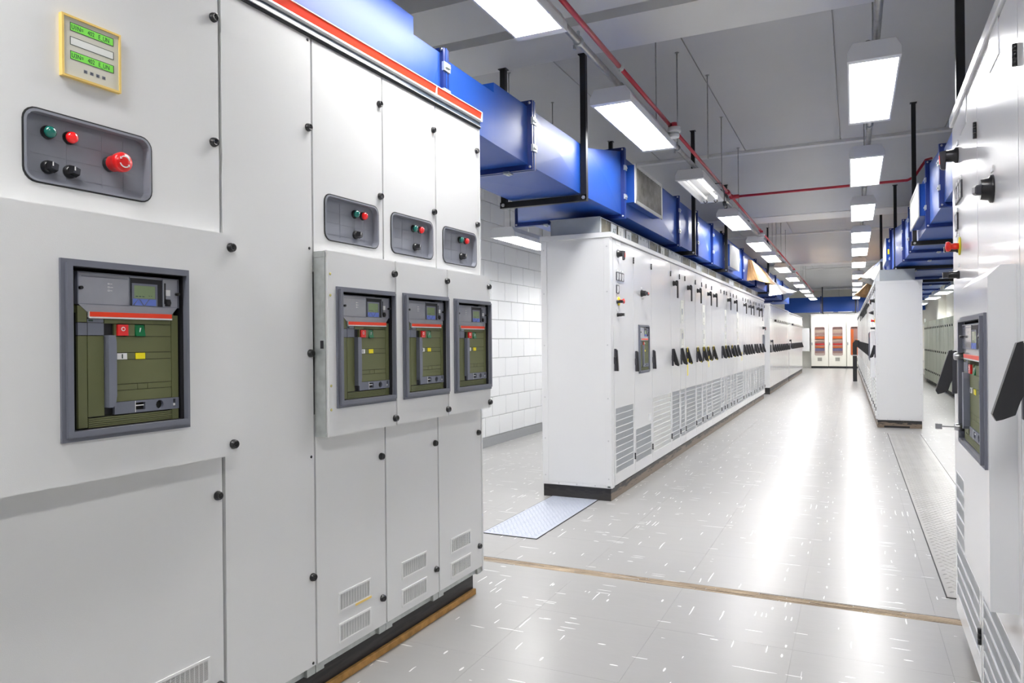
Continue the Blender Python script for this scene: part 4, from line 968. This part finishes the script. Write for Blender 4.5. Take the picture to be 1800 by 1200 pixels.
for i, (x, y) in enumerate(((-3.05, 6.45), (-3.0, 7.47), (-3.15, 8.84), (-2.92, 9.26))):
    t = thing('hanger_rod', '%s thin rod above the left blue duct' % ORD[i], 'rod', (x, y, 2.9)); part('rod', MB().tube([(0, 0, 0), (0, 0, ZC - 2.9)], .006, 6), 'cond', t); part('washer', MB().lathe([(.02, 0), (.02, .006)], c=(0, 0, ZC - 2.908), axis='z', n=8, sgn=1), 'cond', t)
# red pipework with detectors
t = thing('red_pipe', 'red pipe running the length of the hall beside the left luminaires', 'pipe', (-1.375, 0, 3.15))
y = -.4
for y1 in (3.05, 4.62, 6.1, 9.17, 12.5, 15.6, 19.9, 24.0, 30.0):
    part('pipe_length', MB().tube([(0, y, 0), (0, y1 - .01, 0)], .0155, 12), 'pipe', t); y = y1
    part('pipe_clip', MB().tube([(0, y1 - .02, 0), (0, y1 + .03, 0)], .021, 10).box(-.005, .005, y1 - .01, y1 + .01, -.035, -.018), 'galv' if y1 < 6 else 'pipe', t)
part('tee', MB().tube([(0, 9.1, 0), (0, 9.26, 0)], .028, 12).tube([(0, 9.42, 0), (0, 9.52, 0)], .028, 12).tube([(0, 9.47, 0), (.09, 9.47, 0)], .026, 12), 'pipe', t)
part('cross_pipe', MB().tube([(0, 9.47, 0), (1.95, 9.42, 0), (2.02, 9.42, .03), (2.14, 9.46, .22), (2.2, 9.5, .24)], .0155, 12), 'pipe', t)
def detector(x, y, label):
    t = thing('smoke_detector', label, 'smoke detector', (x, y, 3.05))
    part('base', MB().lathe([(.052, .075), (.056, .05), (.056, .035)], axis='z', n=20, sgn=1), 'wht', t)
    part('sensor_head', MB().lathe([(.03, -.012), (.042, -.008), (.044, .012), (.040, .018), (.040, .034)], axis='z', n=20, sgn=1), 'wht', t)
    part('slot_ring', MB().lathe([(.0415, .019), (.0415, .024)], axis='z', n=20, sgn=1), 'inner', t)
    part('mounting', MB().tube([(-.0, 0, .07), (-.0, 0, .115)], .026, 10), 'pipe', t)
detector(-1.34, 6.06, 'white smoke detector under the red pipe, nearest the camera')
detector(-1.375, 12.75, 'white smoke detector under the red pipe, second from the camera')
detector(-1.375, 20.1, 'white smoke detector under the red pipe, farthest from the camera')

# ================================================================ floor fittings
t = thing('joint_strip', 'worn brown wooden joint strip let into the floor across the aisle', 'floor strip', (0, 4.0, -.004))
random.seed(3)
for k in range(5):
    x = -2.35
    while x < .62:
        l = random.uniform(.35, .9); x1 = min(x + l, .62); y = -.0415 + .0166 * k
        part('splinter', MB().hexa([(x, y + .0008, 0), (x1 - .003, y + .0008, 0), (x1 - .003, y + .0158, 0), (x, y + .0158, 0)],
             [(x + .001, y + .001 + random.uniform(0, .002), random.uniform(.001, .0055)), (x1 - .004, y + .001 + random.uniform(0, .002), random.uniform(.001, .0055)), (x1 - .004, y + .0155, random.uniform(.001, .005)), (x + .001, y + .0155, random.uniform(.001, .005))]), 'strip', t); x = x1
def tread(label, x0, x1, y0, y1, m, pitch):
    t = thing('tread_plate', label, 'floor plate', (x0, y0, .0005)); w, l = x1 - x0, y1 - y0
    part('sheet', MB().box(0, w, 0, l, 0, .005), m, t)
    part('edge_seal', MB().box(-.006, 0, -.006, l, 0, .004).box(w, w + .006, -.006, l, 0, .004).box(-.006, w + .006, -.006, 0, 0, .004), 'blkm', t)
    b = MB(); i = 0; yy = pitch
    while yy < l - pitch / 2:
        xx = pitch * (.6 if i % 2 else 1.1); j = 0
        while xx < w - pitch / 2:
            a = pi / 4 if (i + j) % 2 else -pi / 4; c, s_ = cos(a), sin(a); q = pitch * .42; r = pitch * .11
            P = lambda u, v, z: (xx + u * c - v * s_, yy + u * s_ + v * c, z)
            b.add([P(-q, 0, .005), P(0, -r, .005), P(q, 0, .005), P(0, r, .005), P(-q * .4, 0, .0075), P(q * .4, 0, .0075)], [(0, 1, 5, 4), (1, 2, 5), (2, 3, 5), (3, 0, 4, 5)])
            xx += pitch; j += 1
        yy += pitch * .8; i += 1
    part('raised_tread', b, m, t, stuff=True)
tread('silver checker plate on the floor before the long middle row', -2.378, -1.967, 4.53, 5.84, 'tread', .036)
tread('worn steel floor plate leading to the far right row', .43, .83, 4.35, 11.5, 'treadw', .05)

# ================================================================ far end and right aisle
def glazed(x0, x1, label, alt):
    t = thing('glazed_cabinet', label, 'cabinet', (x0, 35.72, 0), 0, 'glazed control cabinets at the far end'); w = x1 - x0; zt = 2.02
    part('carcass', MB().plate(rect(0, w, .09, zt), [rect(.13, w - .13, .55, 1.90)], -.5, -.03).box(0, w, .45, .5, .09, zt), 'cream', t)
    part('door', MB().plate(rect(.012, w - .012, .10, zt - .01), [rrect(.16, w - .15, .59, 1.87, .06)], -.028, 0), 'cream', t)
    part('window_seal', MB().plate(rrect(.15, w - .14, .58, 1.88, .065), [rrect(.168, w - .158, .598, 1.862, .055)], -.002, .006), 'rack', t)
    part('pane', MB().plate(rrect(.16, w - .15, .59, 1.87, .06), [], -.014, -.010), 'glass', t)
    part('vent_panel', MB().face(.26, .46, .32, .50, 0, .008), 'tagw', t); b = MB()
    for k in range(6): b.face(.27, .45, .335 + .026 * k, .348 + .026 * k, .008, .011)
    part('vent_slat', b, 'colr2', t, stuff=True)
    part('base', MB().box(0, w, .01, .48, 0, .09), 'blkm', t)
    part('door_lock', MB().face(.02, .06, 1.05, 1.17, 0, .03), 'inner', t)
    z = .6
    rowsA = [(.60, .68, 'wht'), (.68, .78, 'rack'), (.78, .90, 'rackb'), (.92, 1.00, 'orange'), (1.00, 1.04, 'rackw'), (1.04, 1.13, 'redbtn'), (1.13, 1.2, 'rack'), (1.2, 1.3, 'rackw'), (1.33, 1.45, 'orange'), (1.45, 1.49, 'rackw'), (1.49, 1.6, 'rack'), (1.6, 1.75, 'rackw'), (1.75, 1.86, 'rack')]
    if alt:
        for k, (a, b_, m) in enumerate(((.14, .28, 'orange'), (.30, .36, 'rack'), (.37, .52, 'orange'))): part('equipment_column', MB().face(a, b_, .6, 1.3 if k else 1.75, -.2, -.045), m, t)
        part('equipment_tray', MB().face(.14, .55, 1.32, 1.85, -.22, -.06), 'rack', t)
    else:
        for a, b_, m in rowsA: part('equipment_tray', MB().face(.14, w - .14, a + .004, b_ - .004, -.22, -.045), m, t)
glazed(-1.745, -1.022, 'leftmost glazed cream cabinet with orange trays inside', False)
glazed(-1.008, -.285, 'middle glazed cream cabinet with orange trays inside', False)
glazed(-.268, .45, 'right glazed cream cabinet with tall orange columns inside', True)
t = thing('header_panel', 'cream header panel above the glazed cabinets', 'panel', (-1.75, 35.75, 2.022)); 
for k in range(3): part('header_board', MB().box(.737 * k + .004, .737 * (k + 1) - .004, 0, .4, 0, .46), 'cream', t)
t = thing('wall_cabinet', 'plain white box mounted beside the glazed cabinets', 'cabinet', (-2.14, 35.7, .77)); part('box', MB().box(0, .33, 0, .595, 0, 1.06), 'wht', t, bev=.006); part('box_door', MB().face(.012, .318, .012, 1.048, 0, .012), 'wht', t)
# black stand against the far right row
t = thing('steel_stand', 'black sheet-steel stand in front of the far right row', 'stand', (-.02, 25.0, 0))
part('column', MB().box(0, .12, 0, .3, .0, 1.05), 'blk', t, bev=.004); part('head', MB().prism([(0, 1.05), (.12, 1.05), (.2, 1.28), (.08, 1.30), (0, 1.2)], 0, .34), 'blk', t, bev=.004); part('steel_band', MB().box(-.003, .123, -.003, .303, .80, .83), 'steel', t)
# lockers
Yl = [14.2 + .9 * k for k in range(13)]
for i, y in enumerate(Yl):
    t = thing('locker', '%s pale green locker from the camera along the right wall' % ORD[i], 'locker', (2.0, y + .88, 0), -pi / 2, 'pale green lockers along the right wall')
    part('body', MB().box(0, .88, .02, .5, .1, 1.83), 'green', t); part('door', MB().face(.01, .435, .12, 1.81, -.02, 0), 'green', t); part('door', MB().face(.445, .87, .12, 1.81, -.02, 0), 'green', t)
    for u in (.40, .84):
        for z in (.35, .95, 1.6): part('door_handle', MB().face(u - .01, u + .01, z, z + .05, 0, .02), 'blk', t)
    part('base', MB().box(.02, .86, .05, .48, 0, .1), 'blkm', t)
t = thing('shelf_rack', 'white shelf rack beyond the lockers', 'shelf', (2.05, 26.4, 0))
for x in (0, .56):
    for y in (0, 1.4): part('post', MB().box(x, x + .03, y, y + .03, 0, 1.95), 'galv', t)
for z in (.15, .55, .95, 1.35, 1.75): part('shelf_board', MB().box(0, .59, 0, 1.43, z, z + .025), 'wht', t)
for k, (y, z, m, h, d) in enumerate(((.1, .575, 'paper', .25, 'brown carton low'), (.6, .975, 'wht', .22, 'white carton mid-height'), (.15, 1.375, 'hgrey', .2, 'dark box high'), (.2, .175, 'tagw', .25, 'cream carton bottom'))):
    single('carton', MB().box(0, .4, 0, .4, 0, h), m, d + ' on the white shelf rack', 'box', (2.1, 26.4 + y, z + .001), bev=.004)
